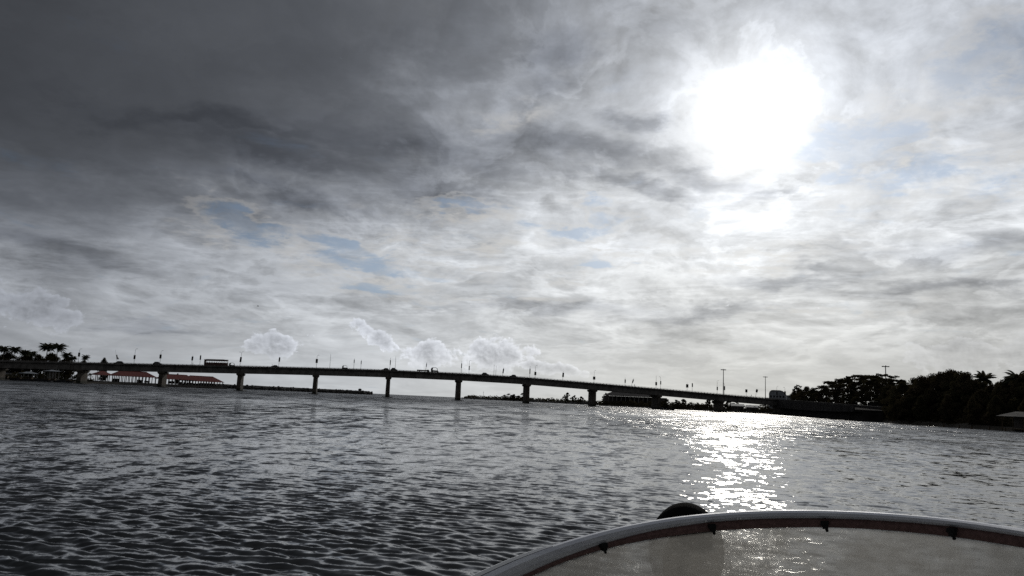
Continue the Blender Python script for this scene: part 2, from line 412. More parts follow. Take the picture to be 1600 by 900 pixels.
# ------------------------------------------------------------------ water: real waves, with finer ripples in the surface normal
def wave_bands(N=1024, L=96.0, wind=R(72), seed=3):
    rs = np.random.RandomState(seed)
    k1 = np.fft.fftfreq(N, L / N) * 2 * PI
    kx, ky = np.meshgrid(k1, k1, indexing='ij'); k = np.hypot(kx, ky); k[0, 0] = 1
    c = (kx * math.cos(wind) + ky * math.sin(wind)) / k
    spread = .07 + np.abs(c) ** 3.4
    lam = 2 * PI / k
    spec = k ** -1.42 * spread * np.exp(-(k0 := 2 * PI / .6) ** 2 / k ** 2 * .9)
    spec[0, 0] = 0
    spec = spec * (rs.normal(size=k.shape) + 1j * rs.normal(size=k.shape))
    out = []
    edges = [(3.2, 60), (1.6, 3.2), (.8, 1.6), (.4, .8), (.15, .4)]
    for lo, hi in edges:
        b = np.where((lam >= lo) & (lam < hi), spec, 0)
        h = np.fft.ifft2(b).real
        sl = np.fft.ifft2(b * 1j * kx).real
        cx = np.fft.ifft2(b * -1j * kx / k).real; cy_ = np.fft.ifft2(b * -1j * ky / k).real
        out.append((lo, h, np.hypot(sl.std(), np.fft.ifft2(b * 1j * ky).real.std()), cx, cy_))
    tot = math.sqrt(sum(q[2] ** 2 for q in out))
    return [(q[0], np.stack([q[3] / tot, q[4] / tot, q[1] / tot], -1)) for q in out], L
bands, WL = wave_bands(L=44.0)
def water_height(x, y, dr):
    N = 1024
    z = np.zeros(x.shape + (3,))
    for lo, h in bands:
        a = np.clip((lo * 1.0 / dr - 1.6) / 2.0, 0, 1)
        for rot, wgt in ((0.0, .85), (.22, .55)):
            u = (x * math.cos(rot) - y * math.sin(rot)) / WL * N + 200 * rot; v = (x * math.sin(rot) + y * math.cos(rot)) / WL * N
            iu = np.floor(u).astype(int); iv = np.floor(v).astype(int); fu = (u - iu)[..., None]; fv = (v - iv)[..., None]
            iu %= N; iv %= N; iu1 = (iu + 1) % N; iv1 = (iv + 1) % N
            hh = (h[iu, iv] * (1 - fu) + h[iu1, iv] * fu) * (1 - fv) + (h[iu, iv1] * (1 - fu) + h[iu1, iv1] * fu) * fv
            hx, hy = hh[..., 0].copy(), hh[..., 1].copy(); hh[..., 0] = hx * math.cos(rot) + hy * math.sin(rot); hh[..., 1] = -hx * math.sin(rot) + hy * math.cos(rot)
            z += hh * a[..., None] * wgt
    return z
SLOPE = .185
def build_water():
    rr = [0.0, .6, 1.2, 2.0, 2.8]; r = 3.4
    while r < 14000:
        rr.append(r)
        r += max(.022, r * (.0034 if r < 70 else .0050 if r < 130 else .0075 if r < 400 else .02 if r < 2000 else .12))
    rr = np.array(rr)
    dense = np.arange(-.70, .7001, .0017)
    coarse = np.arange(.70, 2 * PI - .70, .035)[1:]
    th = np.concatenate([dense, coarse]); nt = len(th); nr = len(rr)
    Rr, T = np.meshgrid(rr, th, indexing='ij')
    x = Rr * np.sin(T); y = Rr * np.cos(T)
    dr = np.gradient(rr)[:, None] + 0 * T
    dt = np.where(np.arange(nt) < len(dense), .0017, .035)[None, :] * Rr
    z = water_height(x, y, np.maximum(dr, dt)) * SLOPE
    z *= np.clip(Rr / 3.0, 0, 1)[..., None]
    patch = 1 + .16 * (np.sin(x * .31 + 1.3 * np.sin(y * .13)) + np.sin(y * .23 + 1.7 * np.sin(x * .11 + 1)) + np.sin(x * .09 - y * .055 + 2)) 
    z *= patch[..., None]
    x = x + z[..., 0] * .4; y = y + z[..., 1] * .4; z = z[..., 2]
    verts = np.stack([x, y, z], -1).reshape(-1, 3).astype(np.float32)
    i = np.arange(nr - 1)[:, None]; j = np.arange(nt)[None, :]; j2 = (j + 1) % nt
    q = np.stack([i * nt + j, (i + 1) * nt + j, (i + 1) * nt + j2, i * nt + j2], -1).reshape(-1, 4).astype(np.int32)
    me = bpy.data.meshes.new('water')
    me.vertices.add(len(verts)); me.vertices.foreach_set('co', verts.ravel())
    me.loops.add(q.size); me.loops.foreach_set('vertex_index', q.ravel())
    me.polygons.add(len(q)); me.polygons.foreach_set('loop_start', np.arange(0, q.size, 4, dtype=np.int32))
    me.polygons.foreach_set('loop_total', np.full(len(q), 4, np.int32))
    me.polygons.foreach_set('use_smooth', np.ones(len(q), bool))
    me.update(); 
    mt = bpy.data.materials.new('river_water'); mt.use_nodes = True
    t = NT(mt.node_tree)
    geo = t.t.nodes.new('ShaderNodeNewGeometry')
    P, Nn = geo.outputs['Position'], geo.outputs['Normal']
    dist = t.n('ShaderNodeVectorMath', {0: P}, operation='LENGTH', out=1)
    def nz(scale, st, detail, rot=0.0):
        mp = t.n('ShaderNodeMapping', {0: P, 2: (0, 0, rot), 3: st})
        c = t.n('ShaderNodeTexNoise', {'Vector': mp, 'Scale': scale, 'Detail': detail, 'Roughness': .6}, out=1)
        return t.v('SUBTRACT', c, (.5, .5, .5))
    fine_ = nz(5.0, (.5, 1, 1), 5.0, .15)
    med = nz(1.1, (.5, 1, 1), 4.0, -.12)
    gust = t.n('ShaderNodeTexNoise', {'Vector': t.n('ShaderNodeMapping', {0: P, 3: (.035, .012, 1)}), 'Scale': 1.0, 'Detail': 5.0, 'Roughness': .62})
    gf = t.rng(gust, .32, .68, .45, 1.45)
    def sc_(v, s): return t.n('ShaderNodeVectorMath', {0: v, 'Scale': s}, operation='SCALE')
    big = nz(.30, (.8, .42, 1), 4.0, .2)
    off = t.v('ADD', sc_(fine_, t.m('MULTIPLY', t.rng(dist, 4, 60, .36, .6), gf)), sc_(med, t.m('MULTIPLY', t.rng(dist, 12, 110, .15, 1.9), gf)))
    off = t.v('ADD', off, sc_(big, t.m('MULTIPLY', t.rng(dist, 25, 140, 0.0, 1.9), gf)))
    # faces of short waves turned towards or away from the view, in rows that lengthen with the fetch
    tilt = None
    for sx, sy, r0, r1, r2, r3, A, rot_ in ((4.2, 2.3, 2, 5, 16, 28, .13, -.1), (1.5, .75, 7, 16, 60, 110, .20, .1), (.62, .20, 22, 50, 240, 400, .26, -.06), (.20, .045, 110, 220, 2000, 4000, .26, .04)):
        nn = t.n('ShaderNodeTexNoise', {'Vector': t.n('ShaderNodeMapping', {0: P, 2: (0, 0, rot_), 3: (sx, sy, 1)}), 'Scale': 1.0, 'Detail': 5.0, 'Roughness': .68, 'Distortion': .4})
        w_ = t.m('MULTIPLY', t.m('MULTIPLY', t.rng(dist, r0, r1), t.rng(dist, r2, r3, 1.0, 0.0)), t.m('SUBTRACT', t.rng(nn, .40, .66), .30 if r0 < 10 else .05))
        w_ = t.m('MULTIPLY', w_, -A)
        tilt = w_ if tilt is None else t.m('ADD', tilt, w_)
    off = t.v('ADD', off, t.n('ShaderNodeCombineXYZ', {0: 0.0, 1: t.m('MULTIPLY', tilt, gf), 2: 0.0}))
    off = t.v('MULTIPLY', off, (1, 1, 0))
    nrm = t.n('ShaderNodeVectorMath', {0: t.v('ADD', Nn, off)}, operation='NORMALIZE')
    bs = t.n('ShaderNodeBsdfPrincipled', {'Base Color': (.008, .010, .010, 1), 'Roughness': t.rng(dist, 10, 300, .05, .32), 'IOR': 1.333, 'Normal': nrm, 'Specular IOR Level': .5})
    t.n('ShaderNodeOutputMaterial', {0: bs})
    o = link('water', me, mt)
    tag(o, kind='structure')
build_water()

# ------------------------------------------------------------------ land
def land(name, line, back, zf, zb, m_, kind='structure', jag=0.0, seg=6, seed=1, label=None, cat=None, side=1):
    """bank following a list of shore points (x, y); rises from below the water to zf and runs back"""
    rs = random.Random(seed); mb = MB(); pts = []
    for a, b in zip(line[:-1], line[1:]):
        for k in range(seg): pts.append(Vector(a).lerp(Vector(b), k / seg))
    pts.append(Vector(line[-1]))
    rings = []
    for i, p in enumerate(pts):
        t = (pts[min(i + 1, len(pts) - 1)] - pts[max(i - 1, 0)]).normalized(); n = Vector((t.y, -t.x, 0)) * side
        j = lambda: rs.uniform(-jag, jag)
        rings.append([p - n * 3 + Vector((0, 0, -2)), p + Vector((0, 0, -.1)), p + n * (1.2 + jag) + Vector((0, 0, zf + j())),
                      p + n * (4 + jag * 2) + Vector((0, 0, zf * 1.15 + j())), p + n * back + Vector((0, 0, zb + j())), p + n * (back + 3) + Vector((0, 0, -2))])
    mb.loft(rings, closed=False, caps=False)
    o = mb.build(name, m_); tag(o, label, cat, kind=kind)
    return o
G = lambda px, r: tuple(ground(px, r))
AP0, AP1 = ground(1241, 520), ground(1394, 268)      # the approach road leaves the bridge and follows the bank
def rw(px):
    d = ray(px, hor(px)); u = Vector((d.x, d.y, 0)).normalized(); a = AP0; e = AP1 - AP0
    return (a.x * e.y - a.y * e.x) / (u.x * e.y - u.y * e.x)
land('riverbank', [G(1760, 168), G(1600, 186), G(1500, 208)] + [G(q, rw(q) - 17) for q in (1392, 1360, 1330, 1300, 1275, 1255)] + [G(1238, 548), G(1180, 590), G(1110, 615), G(1050, 645), G(1000, 690), G(935, 740)], 200, .9, 2.5, M['bank'], jag=.25)
land('far_bank', [G(1000, 820), G(930, 900), G(880, 980), G(800, 1150), G(740, 1300), G(722, 1450)], 300, 1.6, 3.5, M['bank'], jag=.5, seg=10, seed=4)
land('left_bank', [G(-160, 470), G(-20, 520), G(120, 560), G(250, 590), G(345, 600), G(352, 680)], 160, .8, 2.0, M['bank'], jag=.15, side=-1)
land('sandspit', [G(340, 860), G(420, 900), G(500, 960), G(560, 1000), G(583, 1060)], 60, 3.2, 4.0, M['rock'], jag=.9, seg=22, seed=8, side=-1)

# ------------------------------------------------------------------ the bridge
BA = R(-10.25); BD = 450.0
BN = Vector((math.sin(BA), math.cos(BA), 0)); BT = Vector((math.cos(BA), -math.sin(BA), 0))
BW = 11.0
def on_bridge(px, py, off=-BW / 2):
    d = ray(px, py); k = (BD + off) / (d.x * BN.x + d.y * BN.y)
    p = Vector((d.x * k, d.y * k, EYE + d.z * k)); return p.dot(BT), p.z
def bp(s_, off, z):
    v = BN * (BD + off) + BT * s_; v.z = z; return v
top_px = [(-120, 558), (0, 562.6), (125, 565.2), (240, 567.9), (373, 571.4), (440, 572.8), (606, 577.6), (720, 582.6), (821, 588.6), (880, 593.8), (1020, 606), (1110, 613.6), (1210, 622.4), (1243, 625.2)]
tp = [on_bridge(*q) for q in top_px]
ts = np.array([a for a, b in tp]); tz = np.array([b for a, b in tp])
pf = np.polyfit(ts, tz, 6)
def ztop(s_):
    s_ = min(max(s_, ts[0]), ts[-1]); return float(np.polyval(pf, s_)) * .5 + float(np.interp(s_, ts, tz)) * .5
SPAN = .0895 * BD; S0 = .027 * BD
bridge = empty('bridge', bp(0, 0, 0), -BA * 0, 'long low concrete road bridge on wall piers across the whole river', 'bridge')
bridge.location = (0, 0, 0)
ss = list(np.arange(ts[0], ts[-1] + .1, SPAN / 6))
PH = .62   # parapet height above the deck
def strip(prof, name, m_, s_list, parent):
    """prof: list of (off, dz) swept along the bridge"""
    mb = MB(); mb.loft([[bp(s_, o_, ztop(s_) + dz_) for o_, dz_ in prof] for s_ in s_list]); return mb.build(name, m_, parent)
hw = BW / 2
strip([(-hw, -PH - .42), (-hw, -PH), (hw, -PH), (hw, -PH - .42)], 'deck_slab', M['concrete'], ss, bridge)
for sg in (-1, 1):
    par = strip([(sg * (hw - .02), -PH + .01), (sg * (hw - .02), -.30), (sg * (hw - .20), -.30), (sg * (hw - .20), -PH + .01)], 'parapet', M['concrete'], ss, bridge)
    mb = MB()
    s_ = ts[0] + 1
    while s_ < ts[-1] - 1:
        mb.box(bp(s_, sg * (hw - .11), ztop(s_) - .16), (.22, .16, .30), -BA); s_ += 2.0
    mb.loft([[bp(q, sg * (hw - .05), ztop(q) - .02), bp(q, sg * (hw - .05), ztop(q) + .12), bp(q, sg * (hw - .19), ztop(q) + .12), bp(q, sg * (hw - .19), ztop(q) - .02)] for q in ss])
    mb.build('handrail', M['paint'], par)
SE = [(k * SPAN + S0) for k in range(-6, 9)]
GD = 3.55
for a, b in zip(SE[:-1], SE[1:]):
    if b > ts[-1]: break
    mb = MB(); sl_ = [a + .06 + (b - a - .12) * q / 6 for q in range(7)]
    for off in (-4.3, -1.45, 1.45, 4.3):
        mb.loft([[bp(q, off - .35, ztop(q) - PH - .422 - 0), bp(q, off + .35, ztop(q) - PH - .422), bp(q, off + .22, ztop(q) - PH - 1.0), bp(q, off + .22, ztop(q) - PH - GD), bp(q, off - .22, ztop(q) - PH - GD), bp(q, off - .22, ztop(q) - PH - 1.0)] for q in sl_])
    for q in (sl_[0] + .3, sl_[3], sl_[6] - .3):
        for off in (-2.87, 0, 2.87):
            mb.box(bp(q, off, ztop(q) - PH - 2.1), (.3, 2.30, 2.6), -BA)
    mb.build('girder', M['concrete'], bridge)
for k in range(-5, 7):
    s_ = k * SPAN + S0; zt = ztop(s_) - PH - GD - .02
    mb = MB()
    L2, T2 = 5.4, 1.05
    rings = []
    for z in (-1.0, zt - 1.3):
        w = T2 * (1.10 if z < 0 else .95)
        ring = []
        for q in range(12):
            an = 2 * PI * q / 12 + PI / 12
            ring.append(bp(s_ + w * max(-1, min(1, 1.3 * math.cos(an))), (L2 - w) * (1 if math.sin(an) > 0 else -1) + w * math.sin(an), z))
        rings.append(ring)
    mb.loft(rings); pier = mb.build('pier', M['pier'], bridge)
    mb = MB()
    mb.loft([[bp(s_ + u * ww, v * (L2 + .1 + .3 * (z_ > zt - .8)), z_) for u, v in ((-1, -1), (1, -1), (1, 1), (-1, 1))] for z_, ww in ((zt - 1.298, 1.06), (zt - .75, 1.55), (zt - .02, 1.62))])
    mb.build('pier_cap', M['pier'], pier)
    mb = MB(); mb.box(bp(s_, 0, -.1), (5.6, 13.4, .75), -BA); mb.build('pile_cap', M['rock'], pier, bevel=.12)
    for off in (-4.3, -1.45, 1.45, 4.3):
        mb = MB(); mb.box(bp(s_, off, zt + .0), (1.9, .5, .06), -BA); mb.build('bearing', M['rubber'], pier)
# approach road on a solid retaining wall
apr = empty('approach_road', (0, 0, 0), 0, 'dark low approach viaduct with a thin pale coping between the bridge and the grove', 'approach viaduct')
qs_ = [1241 + (1394 - 1241) * k / 14 for k in range(15)]
ed = (AP1 - AP0).normalized(); en = Vector((ed.y, -ed.x, 0)); en = -en if en.y < 0 else en
def ap(q, off, dz_, y=None):
    g = ground(q, rw(q)); z = hgt(q, float(np.interp(q, [1241, 1260, 1340, 1394], [625.2, 626.6, 632.6, 637.2])), rw(q)) + dz_
    return Vector((g.x, g.y, 0)) + en * off + Vector((0, 0, z))
def aps(prof, name, m_):
    MB().loft([[ap(q, o_, dz_) if dz_ is not None else Vector((ap(q, o_, 0).x, ap(q, o_, 0).y, -1)) for o_, dz_ in prof] for q in qs_]).build(name, m_, apr)
def taper(q): return -float(np.interp(q, [1241, 1394], [5.0, 1.7]))
def apt(prof, name, m_):
    MB().loft([[ap(q, o_, dz_ if dz_ < 5 else taper(q) + (dz_ - 10)) for o_, dz_ in prof] for q in qs_]).build(name, m_, apr)
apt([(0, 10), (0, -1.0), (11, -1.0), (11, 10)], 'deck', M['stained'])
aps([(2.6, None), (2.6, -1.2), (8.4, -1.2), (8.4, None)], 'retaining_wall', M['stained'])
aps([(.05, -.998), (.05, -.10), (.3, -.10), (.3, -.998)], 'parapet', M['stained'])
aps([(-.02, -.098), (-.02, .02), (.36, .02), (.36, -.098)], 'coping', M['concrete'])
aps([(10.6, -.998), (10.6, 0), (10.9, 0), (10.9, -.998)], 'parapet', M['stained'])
mb = MB()
for q in qs_[1:-1:2]:
    p = ap(q, 1.2, 0); zt_ = p.z + taper(q); mb.box((p.x, p.y, zt_ / 2 - .6), (1.1, 1.6, zt_ + 1.2), math.atan2(ed.y, ed.x))
mb.build('column', M['stained'], apr)

# ------------------------------------------------------------------ lamps, masts and panels on the bridge
def lamp(px, ytop, kind, off, label, tilt=0.0, panel=None, arm=1):
    """street lamp standing on the deck; panel = (y top, y bottom, width m, mount)"""
    s0_, _ = on_bridge(px, 600, off)
    for _i in range(3):
        zb = ztop(s0_) - PH; yb = proj(bp(s0_, off, zb))[1]
        s0_, _ = on_bridge(px - math.tan(tilt) * 0, yb, off)
    base = bp(s0_, off, zb)
    _, zt = on_bridge(px, ytop, off); H = zt - zb
    t = empty('street_lamp', base, -BA, label, 'street lamp', 'street lamps along the bridge')
    t.rotation_euler = (0, tilt, -BA)
    mb = MB(); mb.tube([(0, 0, 0), (0, 0, .25)], .22, 8); mb.tube([(0, 0, .2), (0, 0, H * .5), (0, 0, H - (.5 if arm else 0))], [.10, .085, .06], 8)
    if arm:
        ax = .55 * arm
        mb.tube([(0, 0, H - .55), (ax * .25, 0, H - .2), (ax * .8, 0, H - .04)], [.06, .05, .045], 6)
        if kind == 'double': mb.tube([(0, 0, H - .9), (-ax * .5, 0, H - .5), (-ax * 1.3, 0, H - .3)], [.06, .05, .045], 6)
    mb.build('pole', M['steel'], t)
    if arm:
        for sg, dz_ in ((1, 0), (-1, -.3))[:2 if kind == 'double' else 1]:
            hb = MB(); hx = ax * sg * (.8 if sg > 0 else 1.3)
            hb.loft([[(hx + sg * arm * q * .8 - .1 * sg * arm, w, H + dz_ - .04 + .10 * q + hh) for w, hh in ((-.14, 0), (.14, 0), (.09, .13), (-.09, .13))] for q in (0, 1)])
            hb.build('lamp_head', M['steel'], t)
    if panel:
        y0, y1, w = panel[:3]
        z1 = on_bridge(px, y0, off)[1] - zb; z0 = on_bridge(px, y1, off)[1] - zb
        pb = MB(); pb.box((0, -.16, (z0 + z1) / 2), (w, .12, z1 - z0)); pn = pb.build('advert_panel', M['panel'], t, bevel=.02)
        fb = MB()
        for z_ in (z0 - .03, z1 + .03): fb.box((0, -.16, z_), (w + .08, .16, .06))
        for sx in (-1, 1): fb.box((sx * (w / 2 + .02), -.16, (z0 + z1) / 2), (.05, .16, z1 - z0))
        fb.build('panel_frame', M['steel'], pn)
        for z_ in (z0 + .3, z1 - .3): pass
    return t
def proj(p):
    v = Vector(p) - Vector((0, 0, EYE)); w = v.dot(F_)
    return 800 + FOC * v.dot(RC) / w, 450 - FOC * v.dot(UC) / w
NEAR, FAR_ = -hw + .6, hw - .6
lamps = [
 (122, 545, 's', FAR_, 'lamp with a narrow panel, just right of the palm clump at far left', 0, (551, 557, .9), 1),
 (209, 545, 's', FAR_, 'lamp with a narrow panel just right of the leaning white banner', 0, (555, 561, .9), 1),
 (249.5, 548, 's', NEAR, 'lamp with a panel above the wide pier in front of the red-roofed sheds', 0, (554, 560, .95), 1),
 (299, 555, 's', FAR_, 'short lamp with a panel, left one of two just left of the bus', R(2), (557, 563, .8), 0),
 (312, 554, 's', NEAR, 'thin lamp with a slim panel immediately left of the bus', 0, (555.5, 562, .6), 0),
 (374.5, 549.5, 'double', NEAR, 'lamp with twin heads and a leaning panel above the pier right of the bus', R(3), (558, 565.5, .9), 1),
 (435, 557, 's', FAR_, 'headless lamp with a slim panel, alone over the span right of the bus', R(2), (558.5, 565, .7), 0),
 (494, 555, 's', NEAR, 'lamp with a squat black panel directly over the fourth dark pier in open water', 0, (561, 567, 1.1), 1),
 (515, 553, 's', FAR_, 'tall bare lamp without a panel right of the lamp with the squat black panel', 0, None, 0),
 (552.5, 560, 's', NEAR, 'short slender lamp, left one of a pair before the thinnest pier', 0, (562, 567, .35), 0),
 (563.5, 562, 's', FAR_, 'shortest slender lamp, right one of a pair before the thinnest pier', 0, (564, 569, .35), 0),
 (609, 559, 's', NEAR, 'slender lamp standing above the thinnest pier', 0, (563, 570, .4), 0),
 (617, 557, 's', FAR_, 'taller bare lamp just right of the thinnest pier', 0, None, 0),
 (664.5, 565, 's', FAR_, 'short tilted lamp above the flatbed lorry', R(5), (568, 573, .35), 0),
 (720.5, 564, 's', NEAR, 'slender lamp directly over the pier at the end of the open sea gap', 0, (568, 575, .4), 0),
 (732.5, 563, 's', FAR_, 'slender lamp with a slim panel below the cumulus cloud', 0, (572, 578, .5), 1),
 (771.5, 570, 's', NEAR, 'faint bare lamp, left one of two close together in mid span', 0, None, 0),
 (774.5, 571, 's', FAR_, 'faint bare lamp, right one of two close together in mid span', 0, None, 0),
 (785, 574, 's', NEAR, 'short leaning lamp with a slim panel in front of the far wooded point', R(6), (576, 583, .6), 0),
 (827.5, 572, 's', NEAR, 'slender lamp with a slim panel, left neighbour of the squat-panelled one above the wooded point', 0, (576, 584, .45), 0),
 (836, 571, 's', FAR_, 'lamp with an arm and a squat black panel at the end of the cumulus', 0, (581, 586, 1.1), 1),
 (879, 580, 's', NEAR, 'lamp with a dark panel over the lone round tree on the far shore', R(3), (582.5, 589, .9), 0),
 (928, 579, 's', NEAR, 'lamp with a square black panel over the pier left of the grey riverside shed', 0, (588.5, 593, 1.35), 1),
 (976.5, 590, 's', FAR_, 'short upright lamp with a panel above the grey riverside shed', 0, (593, 598, .6), 0),
 (986, 590, 's', NEAR, 'short lamp leaning to the right above the grey riverside shed', R(17), (592.5, 597.5, .6), 0),
 (1025, 587, 's', NEAR, 'lamp with a squat panel over the pier beside the fishing boat', 0, (597, 602, 1.0), 0),
 (1032, 589, 's', FAR_, 'lamp with a left-hand arm and a slim panel above the fishing boat', 0, (595.5, 600.5, .55), -1),
 (1073.5, 598, 's', NEAR, 'lamp with a large square panel in mid span right of the fishing boat', 0, (600.5, 605.5, 1.4), 0),
 (1081.5, 598, 's', FAR_, 'lamp with a narrow upright panel right of the large square panel', 0, (599, 604.5, .6), 0),
 (1120.5, 595, 's', NEAR, 'lamp with a slim panel just left of the first high mast', 0, (604.5, 609.5, .65), 1),
 (1131.8, 599, 's', FAR_, 'lamp with a slim panel standing right against the first high mast', 0, (603.5, 609.5, .7), -1),
 (1166, 608, 's', NEAR, 'low lamp with a square panel between the two high masts', 0, (608.5, 613, 1.3), 0),
 (1180, 607.5, 's', FAR_, 'low tilted lamp with a square panel left of the second high mast', R(12), (608, 612.6, 1.2), 0),
 (1213.8, 603.5, 's', NEAR, 'lamp with an arm and a panel in front of the domed grey building', 0, (612, 617, .8), 1),
 (1226.5, 605.5, 's', FAR_, 'lamp with a left-hand arm and a panel at the right edge of the domed building', 0, (611.5, 616, .95), -1)]
for a in lamps: lamp(a[0], a[1], a[2], a[3], a[4], a[5], a[6], a[7])
# white banner leaning on a pole at the left end
s_, z_ = on_bridge(183, 567, NEAR)
fl = empty('banner', bp(s_, NEAR, z_), -BA, 'white banner on a leaning pole above the bridge left of the red-roofed sheds', 'banner')
fl.rotation_euler = (0, R(-13), -BA)
MB().tube([(0, 0, -.4), (0, 0, 7.0)], [.05, .03], 6).build('pole', M['steel'], fl)
cb = MB(); rr_ = []
for q in range(8):
    z = 1.9 + q * .36; w = 1.05 - .07 * q + .1 * math.sin(q)
    rr_.append([(.03, -.02 + .1 * math.sin(q * .9), z), (w, .12 * math.sin(q * 1.3), z - .2), (w, .12 * math.sin(q * 1.3) + .02, z - .2), (.03, .02 + .1 * math.sin(q * .9), z)])
cb.loft(rr_).build('cloth', M['cloth_white'], fl, smooth=True)

def mast(px, ytop, r, n, label):
    p = ground(px, r, 1.5); H = hgt(px, ytop, r) - 1.5
    t = empty('high_mast_light', p, .3, label, 'mast light', 'tall lighting masts behind the bridge')
    MB().tube([(0, 0, 0), (0, 0, H * .5), (0, 0, H)], [.38, .30, .2], 10).build('pole', M['steel'], t)
    rb = MB(); pts = [(1.25 * math.cos(2 * PI * k / 16), 1.25 * math.sin(2 * PI * k / 16), H - .6) for k in range(17)]
    rb.tube(pts, .07, 5); rb.tube([(-1.25, 0, H - .6), (1.25, 0, H - .6)], .06, 5); rb.tube([(0, -1.25, H - .6), (0, 1.25, H - .6)], .06, 5)
    rb.build('lamp_ring', M['steel'], t)
    for k in range(n):
        a = 2 * PI * k / n; fb = MB(); fb.box((1.5 * math.cos(a), 1.5 * math.sin(a), H - .55), (.55, .75, .42), a)
        fb.build('floodlight', M['steel'], t, bevel=.04)
mast(1130, 576.5, 540, 8, 'tallest-looking round-headed lighting mast left of the domed grey building')
mast(1196, 588, 660, 8, 'round-headed lighting mast just left of the domed grey building, right of the taller one')
mast(1385.5, 571, 440, 6, 'lighting mast rising from the flat-topped rain trees')

# ------------------------------------------------------------------ vehicles
def wheel(parent, x, y, r, w):
    mb = MB(); mb.tube([(x, y - w / 2, r), (x, y + w / 2, r)], r, 14); wh = mb.build('wheel', M['rubber'], parent)
    MB().tube([(x, y - w / 2 - .01, r), (x, y + w / 2 + .01, r)], r * .5, 10).build('rim', M['steel'], wh)
def deck_point(px, off):
    s_, _ = on_bridge(px, 580, off); z = ztop(s_) - PH; y = proj(bp(s_, off, z))[1]
    s_, _ = on_bridge(px, y, off); z = ztop(s_) - PH
    gr = math.atan((ztop(s_ + 3) - ztop(s_ - 3)) / 6)
    return bp(s_, off, z + .012), gr
def place(t, px, off, rev=False):
    p, gr = deck_point(px, off); t.location = p; t.rotation_euler = (0, gr if rev else -gr, -BA + (PI if rev else 0))
bus = empty('bus', (0, 0, 0), 0, 'dark passenger bus with open side windows crossing the bridge at left', 'bus')
L_, W2, Hb = 12.2, 1.25, 3.75
b = MB(); b.box((0, 0, 1.0), (L_, 2.5, 1.3)); b.box((-L_ / 2 + .35, 0, 2.3), (.7, 2.5, 1.3)); b.box((0, 0, 3.38), (L_, 2.5, .62))
for sg in (-1, 1):
    b.box((0, sg * 1.22, 1.82), (L_ - .2, .06, .36))
    b.box((0, sg * 1.22, 2.98), (L_ - .2, .06, .2))
    for k in range(9): b.box((-L_ / 2 + 1.3 + k * 1.28, sg * 1.22, 2.4), (.10, .06, .96))
b.box((L_ / 2 - .06, 0, 1.9), (.12, 2.4, .5)); b.build('body', M['bus'], bus)
b = MB()
for k in range(9):
    for sy in (-.7, .7): b.box((-L_ / 2 + 1.6 + k * 1.15, sy, 1.85), (.12, .9, .75))
b.build('seat_row', M['cloth'], bus)
MB().box((L_ / 2 - .03, 0, 2.62), (.03, 2.3, .95)).build('windscreen', M['glass_dark'], bus)
MB().box((-.5, 0, 3.76), (L_ - 3, 1.7, .14)).build('roof_rack', M['steel'], bus)
for x in (-3.6, 3.9):
    for y in (-1.1, 1.1): wheel(bus, x, y, .5, .3)
place(bus, 337.5, -2.2)
def car_proto(paint, L=4.1, H=1.5):
    t = empty('car')
    b = MB(); w = .85
    lower = [(-L / 2, .45), (-L / 2, .85), (-L / 2 + .5, .95), (L / 2 - 1.0, .92), (L / 2, .72), (L / 2, .35), (-L / 2 + .1, .32)]
    b.prism(lower, -w, w)
    cab = [(-L / 2 + .35, .93), (-L / 2 + .8, H - .04), (-L / 2 + 1.0, H), (.35, H), (1.15, .93)]
    b.loft([[(x, y * (.86 if z > 1.2 else .97), z) for x, z in cab] for y in (-w, w)])
    b.build('body', paint, t)
    for sg in (-1, 1):
        g = MB(); g.loft([[(x, sg * (w * (.875 if z > 1.2 else .975) + e), z) for x, z in ((-L / 2 + .6, 1.0), (-L / 2 + .95, H - .1), (.3, H - .1), (.95, 1.0))] for e in (0, .015)]); g.build('side_window', M['glass_dark'], t)
    for x in (-L / 2 + .8, L / 2 - .8):
        for y in (-.78, .78): wheel(t, x, y, .31, .2)
    return t
cars = [(185.5, 2.5, 'car_dark', 5.0, 1.75, 'low dark car directly below the leaning white banner'),
        (246, -2.2, 'car_dark', 4.4, 1.75, 'dark car above the wide pier in front of the red-roofed sheds'),
        (602, 2.2, 'car_dark', 4.2, 1.7, 'dark car just left of the thinnest pier'),
        (615.5, -2.4, 'car_dark', 3.9, 1.85, 'dark hatchback just right of the thinnest pier'),
        (758, -2.2, 'car_light', 4.2, 1.7, 'dark car between the lorry and the two close faint lamps'),
        (801.5, 2.2, 'car_dark', 4.0, 1.7, 'dark car over the span before the wooded point'),
        (429, 2.4, 'car_dark', 4.1, 1.55, 'low car roof behind the parapet right of the twin-headed lamp')]
cprot = None
for px, off, pm, L, H, lab in cars:
    if cprot is None: cprot = t = car_proto(M[pm])
    else: t = dup(cprot)
    t.scale = (L / 4.1, 1, H / 1.5)
    tag(t, lab, 'car', 'cars crossing the bridge'); place(t, px, off, off > 0)
